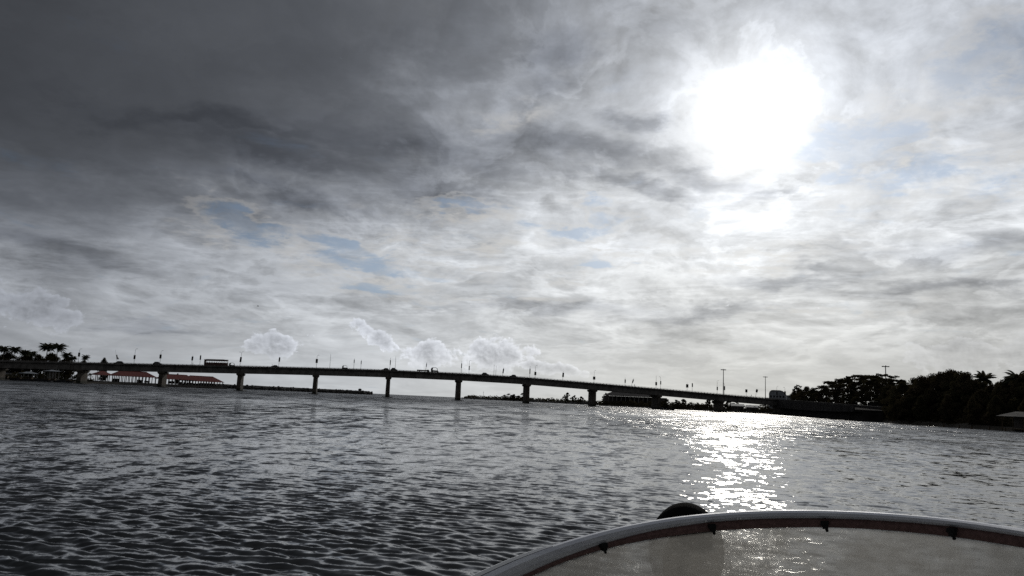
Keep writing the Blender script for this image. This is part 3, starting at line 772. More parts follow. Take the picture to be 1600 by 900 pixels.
# autorickshaws and a small open truck: tall rounded canopies
def rickshaw():
    t = empty('autorickshaw')
    b = MB(); b.prism([(-1.25, .35), (-1.3, .95), (.45, .85), (.95, .95), (1.3, .5), (1.2, .35)], -.62, .62); b.build('body', M['car_dark'], t)
    c = MB(); prof = [(-1.25, .95), (-1.3, 1.35), (-1.05, 1.72), (-.5, 1.86), (.3, 1.86), (.75, 1.66), (.95, 1.2), (.95, .95), (.86, .95), (.84, 1.2), (.68, 1.58), (.3, 1.76), (-.45, 1.76), (-.62, 1.6), (-.7, .95)]
    c.prism(prof, -.6, .6); c.build('canopy', M['rubber'], t)
    for x, y in ((-.85, -.5), (-.85, .5), (.98, 0)): wheel(t, x, y, .23, .12)
    return t
rk = None
for px, off, sc_, lab in ((539, -2.2, 1.25, 'autorickshaw with a round canopy right of the bare tall lamp'), (679, -2.2, 1.7, 'tall autorickshaw with a round canopy just ahead of the flatbed lorry'), (362.5, 2.0, 1.25, 'autorickshaw right in front of the bus')):
    if rk is None: rk = t = rickshaw()
    else: t = dup(rk)
    t.scale = (sc_, 1.1, sc_); tag(t, lab, 'autorickshaw', 'autorickshaws crossing the bridge'); place(t, px, off)
tr = empty('lorry', (0, 0, 0), 0, 'long flatbed lorry over the span right of the thinnest pier', 'lorry')
b = MB(); b.box((-.9, 0, .95), (5.6, 2.2, .25)); b.box((-.9, -1.08, 1.30), (5.6, .06, .5)); b.box((-.9, 1.08, 1.30), (5.6, .06, .5)); b.box((-3.68, 0, 1.3), (.06, 2.1, .5)); b.build('load_bed', M['wood'], tr)
b = MB(); b.prism([(2.05, .5), (2.05, 1.75), (3.0, 1.72), (3.35, 1.2), (3.4, .5)], -1.05, 1.05); b.build('cab', M['hull_dark'], tr)
for x in (-2.4, 2.6):
    for y in (-.95, .95): wheel(tr, x, y, .42, .25)
place(tr, 661.5, 1.9)

# ------------------------------------------------------------------ people
def body_mesh(name, joints, edges, parent, m_, levels=1):
    me = bpy.data.meshes.new(name); me.from_pydata([j[0] for j in joints], edges, []); me.update()
    o = bpy.data.objects.new(name, me); COL.objects.link(o)
    md = o.modifiers.new('skin', 'SKIN')
    for i, j in enumerate(joints): me.skin_vertices[0].data[i].radius = j[1] if hasattr(j[1], '__len__') else (j[1], j[1])
    me.skin_vertices[0].data[0].use_root = True
    sb = o.modifiers.new('sub', 'SUBSURF'); sb.levels = levels; sb.render_levels = levels
    dg = bpy.context.evaluated_depsgraph_get(); me2 = bpy.data.meshes.new_from_object(o.evaluated_get(dg))
    o.modifiers.clear(); o.data = me2; me2.materials.clear(); me2.materials.append(m_)
    me2.polygons.foreach_set('use_smooth', [True] * len(me2.polygons))
    if parent is not None: o.parent = parent
    return o
def skin_obj(name, joints, edges, m_, levels=1):
    me = bpy.data.meshes.new(name); me.from_pydata([j[0] for j in joints], edges, [])
    o = bpy.data.objects.new(name, me); COL.objects.link(o)
    o.modifiers.new('skin', 'SKIN')
    return o
def person_walking(loc, rz, label, scale=1.0):
    J = [((0, 0, .95), (.13, .16)), ((0, 0, 1.2), (.12, .16)), ((0, 0, 1.42), (.10, .17)), ((0, 0, 1.53), .055), ((.01, 0, 1.64), (.095, .085)), ((.01, 0, 1.72), (.06, .06)),
         ((.0, .10, .88), .095), ((.14, .10, .50), .065), ((.05, .10, .09), .042), ((.2, .10, .03), .035),
         ((.0, -.10, .88), .095), ((-.05, -.10, .50), .065), ((-.25, -.10, .13), .042), ((-.12, -.10, .04), .035),
         ((0, .21, 1.40), .05), ((-.1, .25, 1.12), .042), ((.05, .26, .9), .03), ((0, -.21, 1.40), .05), ((.1, -.25, 1.12), .042), ((.28, -.26, .95), .03)]
    E_ = [(0, 1), (1, 2), (2, 3), (3, 4), (4, 5), (0, 6), (6, 7), (7, 8), (8, 9), (0, 10), (10, 11), (11, 12), (12, 13), (2, 14), (14, 15), (15, 16), (2, 17), (17, 18), (18, 19)]
    me = bpy.data.meshes.new('p'); 
    o = body_from(J, E_, M['cloth'])
    o.name = 'person'; o.location = loc; o.rotation_euler = (0, 0, rz); o.scale = (scale,) * 3
    hd = MB(); hd.loft([[(.005 + r_ * math.cos(a), r_ * .92 * math.sin(a), z) for a in [2 * PI * k / 10 for k in range(10)]] for z, r_ in ((1.62, .098), (1.68, .104), (1.74, .088), (1.775, .04))])
    hd.build('hair', M['hair'], o, smooth=True)
    return tag(o, label, 'person', 'people walking on the bridge')
def body_from(J, E_, m_, levels=1):
    me = bpy.data.meshes.new('body'); me.from_pydata([j[0] for j in J], E_, []); me.update()
    o = bpy.data.objects.new('body', me); COL.objects.link(o)
    o.modifiers.new('skin', 'SKIN')
    if not me.skin_vertices:
        bpy.context.view_layer.objects.active = o; o.select_set(True)
        bpy.context.view_layer.update()
    sv = me.skin_vertices[0].data
    for i, j in enumerate(J): sv[i].radius = j[1] if hasattr(j[1], '__len__') else (j[1], j[1])
    sv[0].use_root = True
    sb = o.modifiers.new('sub', 'SUBSURF'); sb.levels = levels; sb.render_levels = levels
    bpy.context.view_layer.update()
    dg = bpy.context.evaluated_depsgraph_get(); me2 = bpy.data.meshes.new_from_object(o.evaluated_get(dg))
    o.modifiers.clear(); o.data = me2; me2.materials.clear(); me2.materials.append(m_)
    me2.polygons.foreach_set('use_smooth', [True] * len(me2.polygons))
    return o
for px, lab in ((301, 'pedestrian in dark clothes walking left of the bus'), (425, 'pedestrian on the bridge between the twin-headed lamp and the next slim panel'), (608, 'pedestrian in dark clothes walking above the thinnest pier'), (991.5, 'pedestrian walking above the grey riverside shed'), (1174, 'pedestrian walking between the two low square panels')):
    p, gr = deck_point(px, NEAR + .25); person_walking(p, -BA, lab, 1.02)

# ------------------------------------------------------------------ foliage
def leaf_mesh(name, centers, rad, per, size, seed, flat=1.0):
    rs = np.random.RandomState(seed)
    c = np.repeat(np.asarray(centers, float), per, axis=0)
    r = np.repeat(np.asarray(rad, float), per)[:, None] if hasattr(rad, '__len__') else rad
    d = rs.normal(size=c.shape); d /= np.linalg.norm(d, axis=1)[:, None]
    d *= rs.uniform(0, 1, (len(c), 1)) ** .45
    p = c + d * r * np.array([1, 1, flat])
    a = rs.normal(size=p.shape); a /= np.linalg.norm(a, axis=1)[:, None]
    b = rs.normal(size=p.shape); b -= a * (a * b).sum(1)[:, None]; b /= np.linalg.norm(b, axis=1)[:, None]
    s = size * rs.uniform(.6, 1.4, (len(p), 1))
    a *= s; b *= s * .55
    v = np.stack([p - a, p - b * 1.0, p + a, p + b * 1.0], 1).reshape(-1, 3)
    me = bpy.data.meshes.new(name)
    n = len(p)
    me.vertices.add(4 * n); me.vertices.foreach_set('co', v.astype(np.float32).ravel())
    me.loops.add(4 * n); me.loops.foreach_set('vertex_index', np.arange(4 * n, dtype=np.int32))
    me.polygons.add(n); me.polygons.foreach_set('loop_start', np.arange(0, 4 * n, 4, dtype=np.int32)); me.polygons.foreach_set('loop_total', np.full(n, 4, np.int32))
    me.update(); return me
def broad_tree(name, H, Wd, seed, m_=None, clumps=64, per=190, leaf=.27, low=.14):
    """H tall, Wd crown width; unit object"""
    rs = random.Random(seed); t = empty(name)
    tb = MB(); fork = H * .32
    tb.tube([(0, 0, -.6), (rs.uniform(-.2, .2), 0, fork * .6), (rs.uniform(-.4, .4), rs.uniform(-.3, .3), fork)], [H * .032, H * .026, H * .022], 8)
    cs, rd = [], []
    for k in range(clumps):
        a = rs.uniform(0, 2 * PI); u = rs.uniform(0, 1) ** .5; h = rs.uniform(low, 1)
        prof = math.sin(min(1, (h - low) / (1 - low) * .9 + .12) * PI) ** .6
        x = math.cos(a) * u * Wd / 2 * prof; y = math.sin(a) * u * Wd / 2 * prof; z = H * h - .08 * H * u
        cs.append((x, y, z)); rd.append(H * rs.uniform(.07, .13))
        if k % 5 == 0:
            tb.tube([(0, 0, fork * .95), (x * .4, y * .4, (fork + z) / 2 + .5), (x, y, z)], [H * .014, H * .009, H * .004], 5)
    tb.build('trunk', M['bark'], t)
    link('crown', leaf_mesh('crown', cs, rd, per, leaf, seed, .8), m_ or M['leaf'], t)
    return t
def rain_tree(H, Wd, seed, pads=22):
    rs = random.Random(seed); t = empty('rain_tree'); tb = MB(); fork = H * .35
    tb.tube([(0, 0, -.6), (.3, 0, fork * .5), (.1, .2, fork)], [H * .035, H * .028, H * .024], 8)
    cs, rd = [], []
    for k in range(pads):
        a = rs.uniform(0, 2 * PI); u = rs.uniform(.1, 1); 
        z = H * (1.0 - .30 * u * u - rs.choice([0, 0, .14, .28]) ) ; x = math.cos(a) * u * Wd / 2; y = math.sin(a) * u * Wd / 2
        tb.tube([(.1, .2, fork * .98), (x * .35, y * .35, fork + (z - fork) * .55), (x * .8, y * .8, z - .35), (x, y, z - .1)], [H * .014, H * .010, H * .005, H * .003], 5)
        for q in range(9):
            cs.append((x + rs.uniform(-1, 1) * Wd * .10, y + rs.uniform(-1, 1) * Wd * .10, z + rs.uniform(-.25, .35))); rd.append(rs.uniform(.6, 1.15))
    tb.build('trunk', M['bark'], t)
    link('crown', leaf_mesh('crown', cs, rd, 42, .26, seed, .45), M['leaf2'], t)
    return t
def palm(H, seed, nf=22, fl=3.6):
    rs = random.Random(seed); t = empty('coconut_palm')
    lean = rs.uniform(-.08, .08) * H; tp_ = Vector((lean, rs.uniform(-.3, .3), H - fl * .35))
    MB().tube([(0, 0, -.4), (lean * .2, 0, H * .3), (lean * .6, 0, H * .65), tp_], [.26, .18, .15, .13], 7).build('trunk', M['bark'], t)
    fb = MB()
    for k in range(nf):
        a = k * 2.399 + rs.uniform(-.2, .2); up = 1.15 - 1.75 * (k / nf) + rs.uniform(-.15, .15); L = fl * rs.uniform(.8, 1.1)
        pts = []
        for q in range(9):
            u = q / 8; el_ = up - 1.5 * u * u * (.6 + .4 * abs(up)); 
            if q: last = last + Vector((math.cos(a) * math.cos(el_), math.sin(a) * math.cos(el_), math.sin(el_))) * (L / 8)
            else: last = Vector(tp_)
            pts.append(last.copy())
        fb.tube(pts, [.05 * (1 - q / 10) for q in range(9)], 4)
        side = Vector((-math.sin(a), math.cos(a), 0))
        for q in range(1, 9):
            for e in (0, .33, .66):
                p = pts[q - 1].lerp(pts[q], e); dr_ = (pts[q] - pts[q - 1]).normalized()
                ll = .95 * math.sin(PI * min(1, (q + e) / 9 + .12)) * rs.uniform(.8, 1.1)
                for sg in (-1, 1):
                    tipp = p + side * sg * ll * .62 + dr_ * ll * .45 + Vector((0, 0, -ll * .55))
                    b_ = len(fb.v); wv_ = dr_ * .15
                    fb.v += [tuple(p - wv_), tuple(p + wv_), tuple(tipp + wv_ * .3), tuple(tipp - wv_ * .3)]; fb.f.append((b_, b_ + 1, b_ + 2, b_ + 3))
    fb.build('fronds', M['palmleaf'], t)
    nb = MB()
    for k in range(6):
        a = k * 1.05; c = Vector(tp_) + Vector((math.cos(a) * .22, math.sin(a) * .22, -.28)); nb.tube([c + Vector((0, 0, .13)), c, c - Vector((0, 0, .13))], [.06, .13, .06], 6)
    nb.build('coconuts', M['wood'], t)
    return t
proto = {}
def put(key, make, H0, px, ytop, r, wscale, label, cat, group, rz=None, lean=0, zb=.8):
    if key not in proto: t = proto[key] = make()
    else: t = dup(proto[key])
    p = ground(px, r, zb); Ht = hgt(px, ytop, r) - zb
    s_ = Ht / H0
    t.location = p; t.scale = (s_ * wscale, s_ * wscale, s_); t.rotation_euler = (0, lean, rz if rz is not None else random.uniform(0, 6.28))
    tag(t, label, cat, group); return t
# --- near grove on the right bank (px, ytop, range, width factor, variant)
GR = 'trees of the dense grove on the right bank'
grove = [(1398, 603, 262, .9, 0), (1412, 597, 250, 1.0, 1), (1430, 590, 252, 1.0, 2), (1443, 586.5, 240, 1.1, 0), (1459, 584.5, 246, 1.0, 1), (1473, 580.5, 238, 1.0, 2), (1489, 576.5, 236, 1.1, 0), (1503, 581, 230, 1.0, 1),
         (1513, 581, 226, 1.0, 2), (1524, 592, 222, .9, 0), (1538, 596, 224, .9, 1), (1552, 600, 214, .9, 2), (1564, 596, 218, .9, 0), (1577, 590, 210, 1.0, 1), (1590, 585, 214, 1.0, 2), (1606, 583, 205, 1.1, 0), (1625, 586, 200, 1.1, 1),
         (1402, 626, 246, .8, 2), (1420, 612, 240, 1.2, 0), (1439, 619, 228, .8, 1), (1456, 606, 234, 1.1, 2), (1482, 616, 218, .8, 0), (1499, 603.5, 224, 1.25, 1), (1521, 621, 206, .75, 2), (1536, 608, 213, 1.1, 0), (1558, 618, 201, .8, 1), (1577, 606, 206, 1.15, 2), (1603, 624, 190, .7, 0), (1622, 609, 192, 1.1, 2),
         (1640, 600, 205, 1.2, 2), (1665, 596, 200, 1.2, 0), (1700, 590, 195, 1.2, 1)]
desc = {0: 'rounded leafy tree', 1: 'broad bushy tree', 2: 'uneven dark tree'}
back = [g for g in grove if g[1] < 602]
for i, (px, yt, r, w, v) in enumerate(grove):
    row = 'back row' if yt < 602 else 'front row'
    same = [g for g in grove if (g[1] < 602) == (yt < 602)]; k = sorted(same).index((px, yt, r, w, v))
    extra = ', highest crown' if px == 1489 else ''
    if px > 1600: lab = f'{desc[v]} at the right edge of the grove, {row}, {({1606: "lowest", 1625: "inner", 1603: "small", 1622: "large", 1640: "outer", 1665: "penultimate", 1700: "outermost"})[px]} one'
    else: lab = f'{desc[v]}, {ORD[k] if k < 16 else "last"} in the {row} of the grove{extra}'
    put('b%d' % v, lambda v=v: broad_tree('broadleaf_tree', 15, [10, 12, 11][v], 20 + v, [M['leaf'], M['leaf2'], M['leaf']][v]), 15.4, px, yt, r, w, lab, 'tree', GR)
# --- flat-topped rain trees behind the bridge end
for i, (px, yt, r, w, v, lab) in enumerate([(1283, 604, rw(1283) + 25, .75, 0, 'leftmost flat-topped rain tree with open layered branches behind the bridge end'),
        (1306, 595, rw(1306) + 26, .95, 1, 'flat-topped rain tree with gaps of sky, second from the left behind the bridge end'),
        (1330, 588, rw(1330) + 34, 1.0, 0, 'wide flat-topped rain tree, third from the left behind the bridge end'),
        (1354, 585.5, rw(1354) + 42, 1.15, 1, 'broadest and highest flat-topped rain tree, left of the lighting mast'),
        (1382, 584.5, rw(1382) + 38, 1.1, 0, 'flat-topped rain tree directly below the lighting mast'),
        (1400, 592, rw(1400) + 24, .8, 1, 'rightmost flat-topped rain tree, touching the dense grove')]):
    put('r%d' % v, lambda v=v: rain_tree(16, [17, 19][v], 40 + v), 16.4, px, yt, r, w, lab, 'rain tree', 'rain trees behind the bridge end', zb=2)
for px, yt, r, w, v, lab in [(1241, 611, rw(1241) + 53, .9, 1, 'low rounded tree just right of the domed grey building'), (1250, 607, rw(1250) + 56, 1.0, 0, 'rounded tree second to the right of the domed grey building'), (1261, 603.5, rw(1261) + 53, 1.0, 2, 'full rounded tree above the pale parapet right of the domed building'),
        (1271, 606, rw(1271) + 63, 1.0, 1, 'bushy tree left of the rain trees'), (1291, 603, rw(1291) + 41, 1.0, 2, 'bushy tree under the leftmost rain trees'), (1310, 602, rw(1310) + 34, 1.0, 0, 'bushy tree filling the space under the second rain tree'),
        (1332, 602, rw(1332) + 28, 1.0, 1, 'bushy tree filling the space under the wide rain tree'), (1352, 600, rw(1352) + 28, 1.0, 2, 'bushy tree under the highest rain tree'), (1374, 597, rw(1374) + 42, 1.1, 0, 'bushy tree under the lighting mast'), (1392, 601, rw(1392) + 28, 1.1, 1, 'bushy tree between rain trees and the dense grove')]:
    put('b%d' % v, lambda v=v: broad_tree('broadleaf_tree', 15, [10, 12, 11][v], 20 + v, [M['leaf'], M['leaf2'], M['leaf']][v]), 15.4, px, yt, r, w, lab, 'tree', 'bushy trees behind the bridge end', zb=2)
put('r0', None, 16.4, 1247.5, 601.5, rw(1247.5) + 70, .42, 'small umbrella-shaped tree crown standing above the low rounded trees', 'rain tree', None, zb=2)
put('p0', lambda: palm(13, 5, 26, 3.6), 13, 1542, 584, 238, 1.0, 'lone coconut palm sticking out of the dark grove on the right bank', 'palm', None)
put('p0', None, 13, 1592, 583, 208, 1.1, 'coconut palm at the right edge of the photo above the dark grove', 'palm', None)
# --- coconut palms behind the left end of the bridge
PG = 'coconut palms behind the left end of the bridge'
for i, (px, yt, r, w, v, lab) in enumerate([(3, 541, 590, 1.3, 0, 'leftmost coconut palm, cut by the left edge of the photo'), (17, 542, 600, 1.3, 1, 'coconut palm second from the left edge, close to its neighbour'), (32, 547, 590, 1.3, 0, 'shorter coconut palm third from the left edge'),
        (45, 549, 600, 1.2, 1, 'short ragged coconut palm left of the tall pair'), (66, 537.5, 580, 1.45, 0, 'tallest coconut palm, left one of the tall pair'), (84.5, 537, 585, 1.45, 1, 'tall coconut palm, right one of the tall pair'),
        (97, 551, 600, 1.2, 0, 'lower coconut palm right of the tall pair'), (110, 556.5, 600, 1.0, 1, 'smallest coconut palm right of the tall pair'), (127.5, 555, 610, .9, 0, 'small isolated palm right of the first lamp')]):
    put('q%d' % v, lambda v=v: palm(20, 8 + v, 46, 4.9), 20, px, yt, r, w, lab, 'palm', PG, zb=1.5)
for px, yt, r, w, v, lab in [(8, 550, 600, 1.5, 1, 'bushy tree under the leftmost palms'), (38, 552, 605, 1.4, 0, 'bushy tree under the short palms at left'), (55, 553, 605, 1.3, 2, 'bushy tree left of the tall pair of palms, low behind the bridge'), (76, 551, 605, 1.4, 1, 'bushy tree under the tall pair of palms'), (101, 557, 610, 1.3, 0, 'bushy tree under the small palms right of the tall pair'),
        (128, 562.5, 575, 1.0, 2, 'bushy tree below the small isolated palm'), (159, 558.5, 620, .55, 1, 'small round-topped tree just above the bridge left of the white banner'), (276, 583, 620, .6, 0, 'low tree behind the red-roofed sheds, right of the wide pier')]:
    put('b%d' % v, None, 15.4, px, yt, r, w, lab, 'tree', 'bushy trees behind the left end of the bridge', zb=1.5)
# --- far shore
for px, yt, r, w, v, lab in [(788, 616.5, 1120, 1.2, 0, 'left tree of the wooded point on the far shore'), (795, 614.5, 1110, 1.3, 1, 'highest tree of the wooded point on the far shore'), (803, 615.5, 1100, 1.3, 2, 'round tree of the wooded point right of its highest'), (809, 618, 1090, 1.2, 0, 'tree of the wooded point just left of the pier'), (816, 613.5, 1040, .9, 1, 'tree partly hidden behind the pier at the wooded point'),
        (886.5, 612.5, 960, .7, 1, 'lone round tree on the far shore seen under the bridge'), (898, 617, 950, .8, 2, 'low tree right of the lone round tree on the far shore'), (908, 619, 930, 1.0, 0, 'low tree left of the pier before the grey shed'), (946, 613, 800, .5, 2, 'small tree against the sky left of the grey riverside shed'),
        (1022, 620, 670, 1.0, 0, 'dark tree behind the pier by the fishing boat'), (1042, 623, 655, 1.1, 1, 'dark tree behind the fishing boat'), (1056, 624, 650, 1.1, 2, 'dark tree right of the fishing boat'), (1068, 623, 645, 1.0, 0, 'dark tree left of the bright gap under the bridge'), (1078, 628, 640, .7, 1, 'low tree bordering the bright gap under the bridge'),
        (1108, 622, 634, .8, 2, 'tree behind the pier right of the bright gap'), (1140, 624, 625, .9, 0, 'tree right of the pier below the first high mast'), (1150, 626, 622, .8, 1, 'low tree beside the grey-roofed houses'), (1196, 627, 612, .8, 2, 'low tree between the grey-roofed houses')]:
    put('f%d' % v, lambda v=v: broad_tree('broadleaf_tree', 10, [10, 13, 11][v], 70 + v, M['leaf2'], 40, 60, .42, .08), 10.4, px, yt, r, w * 1.25, lab, 'tree', 'trees on the shore behind the bridge', zb=1.0)
# --- undergrowth
def scrub(name, pts, h, per, size, rad, seed, m_, side=1):
    rs = random.Random(seed); cs = []; rd = []
    for a, b in zip(pts[:-1], pts[1:]):
        a, b = Vector(a), Vector(b); n = max(2, int((b - a).length / (rad * .8)))
        t = (b - a).normalized(); nn = Vector((t.y, -t.x, 0)) * side
        for k in range(n):
            for lay_ in range(3):
                p = a.lerp(b, (k + rs.random()) / n) + nn * (1.5 + lay_ * 3 + rs.random()); cs.append((p.x, p.y, rs.uniform(.1, h) * (.55 + .3 * lay_))); rd.append(rad * rs.uniform(.6, 1.2))
    o = link(name, leaf_mesh(name, cs, rd, per, size, seed, .8), m_); tag(o, kind='stuff'); return o
scrub('undergrowth', [G(1700, 178), G(1600, 188), G(1500, 210), G(1396, 262)], 5.0, 90, .32, 1.9, 3, M['leaf'])
scrub('undergrowth', [G(q, rw(q) - 15) for q in (1396, 1372, 1345)], 2.1, 110, .30, 1.3, 9, M['leaf'])
scrub('undergrowth', [G(q, rw(q) - 15) for q in (1345, 1320, 1295)], 3.2, 110, .34, 1.7, 10, M['leaf2'])
scrub('undergrowth', [G(q, rw(q) - 15) for q in (1298, 1270, 1240)], 4.8, 110, .42, 2.1, 12, M['leaf'])
scrub('undergrowth', [G(1236, 556), G(1180, 596), G(1110, 619), G(1050, 645), G(1000, 695), G(935, 745)], 4.6, 60, .5, 1.8, 4, M['leaf'])
scrub('undergrowth', [G(960, 860), G(930, 905), G(880, 985), G(800, 1155), G(740, 1305), G(724, 1440)], 4.6, 16, .9, 2.6, 5, M['leaf2'])
scrub('undergrowth', [G(-160, 480), G(-20, 530), G(120, 566), G(150, 572)], 4.0, 40, .45, 2.0, 6, M['leaf2'], side=-1)

# breakwater rocks along the sandspit
def rocks(name, line, n, size, seed, rise):
    rs = random.Random(seed); mb = MB()
    for k in range(n):
        u = k / n * (len(line) - 1); i = min(int(u), len(line) - 2); p = Vector(line[i]).lerp(Vector(line[i + 1]), u - i)
        s_ = size * rs.uniform(.5, 1.2); z = rs.uniform(0, rise)
        q = Matrix.Rotation(rs.uniform(0, 3), 3, Vector((rs.random(), rs.random(), rs.random())).normalized())
        mb.quadbox(p + Vector((rs.uniform(-2, 2), rs.uniform(-1, 3), z)), q @ Vector((s_, 0, 0)), q @ Vector((0, s_ * .8, 0)), q @ Vector((0, 0, s_ * .7)))
    o = mb.build(name, M['rock']); tag(o, kind='stuff')
rocks('breakwater_rocks', [G(342, 856), G(420, 896), G(500, 955), G(560, 995), G(580, 1050)], 420, 1.4, 2, 3.4)
rocks('boulders', [G(724, 1290), G(800, 1140), G(880, 972), G(930, 892)], 260, 1.5, 3, 1.6)
ob = empty('lookout_hut', ground(562, 1010, 3.6), .2, 'tiny dark hut near the tip of the rocky spit', 'hut')
MB().box((0, 0, 1.3), (4, 3, 2.6)).build('wall', M['dark_wall'], ob); b = MB(); b.prism([(-2.6, 2.6), (0, 3.8), (2.6, 2.6), (2.5, 2.5), (-2.5, 2.5)], -1.9, 1.9); b.build('roof', M['hull_dark'], ob)
dm = empty('antenna_mast', ground(755, 1240, 2), 0, 'thin antenna mast on the low far point', 'mast'); MB().tube([(0, 0, 0), (0, 0, 11)], [.3, .15], 6).build('pole', M['steel'], dm); MB().box((0, 0, 9), (1.6, .15, .3)).build('crossarm', M['steel'], dm)

# ------------------------------------------------------------------ fish-landing sheds with red roofs, left
def shed(px0, px1, r0, r1, yr, ye, depth, npost, label, m_roof=None, hipL=True, hipR=True, name='market_shed', z0=.9, wall=.35, cat='shed', group=None, posts=True):
    a = ground(px0, r0, 0); b_ = ground(px1, r1, 0); L = (b_ - a).length; an = math.atan2(b_.y - a.y, b_.x - a.x)
    t = empty(name, (a.x, a.y, z0), an, label, cat, group)
    zr = hgt((px0 + px1) / 2, yr, (r0 + r1) / 2 + depth / 2) - z0; ze = hgt((px0 + px1) / 2, ye, (r0 + r1) / 2) - z0
    hl = depth * .28 if hipL else 0; hr = depth * .28 if hipR else 0; o_ = .7
    b = MB(); v = [(-o_, -o_, ze), (L + o_, -o_, ze), (L + o_, depth + o_, ze), (-o_, depth + o_, ze), (hl - (o_ if not hipL else 0), depth / 2, zr), (L - hr + (o_ if not hipR else 0), depth / 2, zr)]
    b.v += v + [(x, y, z - .14) for x, y, z in v]; b.f += [(0, 1, 5, 4), (2, 3, 4, 5), (3, 0, 4), (1, 2, 5), (6, 7, 11, 10), (8, 9, 10, 11), (9, 6, 10), (7, 8, 11), (0, 1, 7, 6), (1, 2, 8, 7), (2, 3, 9, 8), (3, 0, 6, 9)]
    rf = b.build('roof', m_roof or M['tile'], t)
    MB().tube([(hl, depth / 2, zr + .05), (L - hr, depth / 2, zr + .05)], .16, 6).build('ridge_cap', m_roof or M['tile'], rf)
    MB().box((L / 2, depth / 2, .1), (L + .6, depth + .6, 1.6)).build('platform', M['concrete'], t)
    if posts:
        for k in range(npost):
            x = .3 + (L - .6) * k / (npost - 1)
            for y in (.2, depth - .2): MB().box((x, y, (ze + .9) / 2), (.42, .42, ze - .9)).build('post', M['plaster'], t)
        b = MB(); rs = random.Random(int(px0))
        x = 1.0
        while x < L - 3:
            w = rs.uniform(1.2, 4.5)
            if rs.random() < .75: b.box((x + w / 2, depth * rs.uniform(.3, .8), .9 + rs.uniform(.5, 1.3)), (w, .3, rs.uniform(1.0, 2.4)))
            x += w + rs.uniform(.3, 1.5)
        b.build('partition', M['dark_wall'], t)
    return t
SG = 'red-roofed sheds on the left quay'
shed(151, 176, 585, 588, 580, 586, 14, 4, 'short red-roofed open shed at the left end of the quay, nearest the wide pier', group=SG)
shed(177.5, 243, 588, 594, 580.5, 588.2, 16, 13, 'long red-roofed open shed between the first two wide piers', group=SG)
shed(251, 306, 594, 600, 585.5, 592.8, 16, 11, 'red-roofed open shed right of the wide pier, partly behind it', group=SG)
shed(292, 348, 606, 616, 588, 596, 16, 14, 'red-roofed open shed at the right end of the quay, with the hipped end', group=SG)
# quay wall
qa, qb = ground(140, 578), ground(352, 598); b = MB(); L = (qb - qa).length
quay = MB().quadbox((qa + qb) / 2 + Vector((0, 0, .0)), (qb - qa) / 2, (Vector((-(qb - qa).y, (qb - qa).x, 0)).normalized()) * 5, Vector((0, 0, .95))).build('quay', M['concrete'], None)
tag(quay, kind='structure')
# huts and boats in the dark under the left spans
shed(-30, 28, 545, 548, 582, 586.5, 10, 5, 'dark low shed under the first spans at the left edge', m_roof=M['hull_dark'], name='low_shed', group=None)
shed(36, 58, 548, 550, 581, 583.5, 8, 4, 'small shed with a pale sheet roof under the left spans', m_roof=M['grey_sheet'], name='low_shed')
shed(76, 92, 550, 552, 578, 580, 8, 4, 'narrow shed with a pale sheet roof just left of the leftmost wide pier', m_roof=M['grey_sheet'], name='low_shed')
def fishing_boat(L=10, cabin=True):
    t = empty('fishing_boat'); b = MB(); rings = []
    for u in [k / 10 for k in range(11)]:
        x = -L / 2 + L * u; w = 1.35 * (1 - max(0, (u - .55) / .45) ** 2 * .96) * (.8 + .2 * min(1, u * 4)); sh = .9 + .9 * max(0, u - .5) ** 1.5 * 2 + .15 * (1 - u)
        rings.append([(x, -w, sh), (x, -w * .8, .25), (x, 0, -.35), (x, w * .8, .25), (x, w, sh), (x, w * .9, sh), (x, w * .7, .45), (x, -w * .7, .45), (x, -w * .9, sh)])
    b.loft(rings); b.build('hull', M['hull_dark'], t)
    if cabin:
        cb_ = MB(); cb_.box((-L * .18, 0, 1.25), (L * .28, 1.7, 1.6)); c = cb_.build('cabin', M['wood'], t)
        for sg in (-1, 1):
            for q in (-.09, .02): MB().box((-L * .18 + L * q + .3, sg * .86, 1.55), (.7, .03, .5)).build('window', M['window'], c)
        MB().box((-L * .18, 0, 2.1), (L * .34, 2.1, .1)).build('canopy', M['plaster'], t)
    MB().tube([(L * .12, 0, .5), (L * .12, 0, 3.6)], [.06, .04], 6).build('mast', M['wood'], t)
    return t
fb0 = None
FBG = 'fishing boats moored under the left spans'
for px, r, rz, s_, lab in [(14, 500, .2, 1.0, 'dark moored fishing boat just right of the pier at the left edge'), (34, 508, -.1, .9, 'dark moored fishing boat second from the left edge'), (52, 512, .1, 1.1, 'larger dark fishing boat in the middle of the moored row'), (70, 520, 3.0, .95, 'dark fishing boat with its bow to the left under the left spans'), (88, 525, .15, 1.0, 'dark moored fishing boat fifth from the left edge'), (104, 530, 2.9, .9, 'dark fishing boat nearest the leftmost wide pier')]:
    if fb0 is None: fb0 = t = fishing_boat()
    else: t = dup(fb0)
    t.location = ground(px, r, .02); t.rotation_euler = (0, 0, rz); t.scale = (s_,) * 3; tag(t, lab, 'fishing boat', FBG)
t = dup(fb0); t.location = ground(1043, 432, .05); t.rotation_euler = (0, 0, PI - .25); t.scale = (.72, .9, .95)
tag(t, 'small dark fishing boat with a canopy passing the pier left of the bright gap', 'fishing boat')
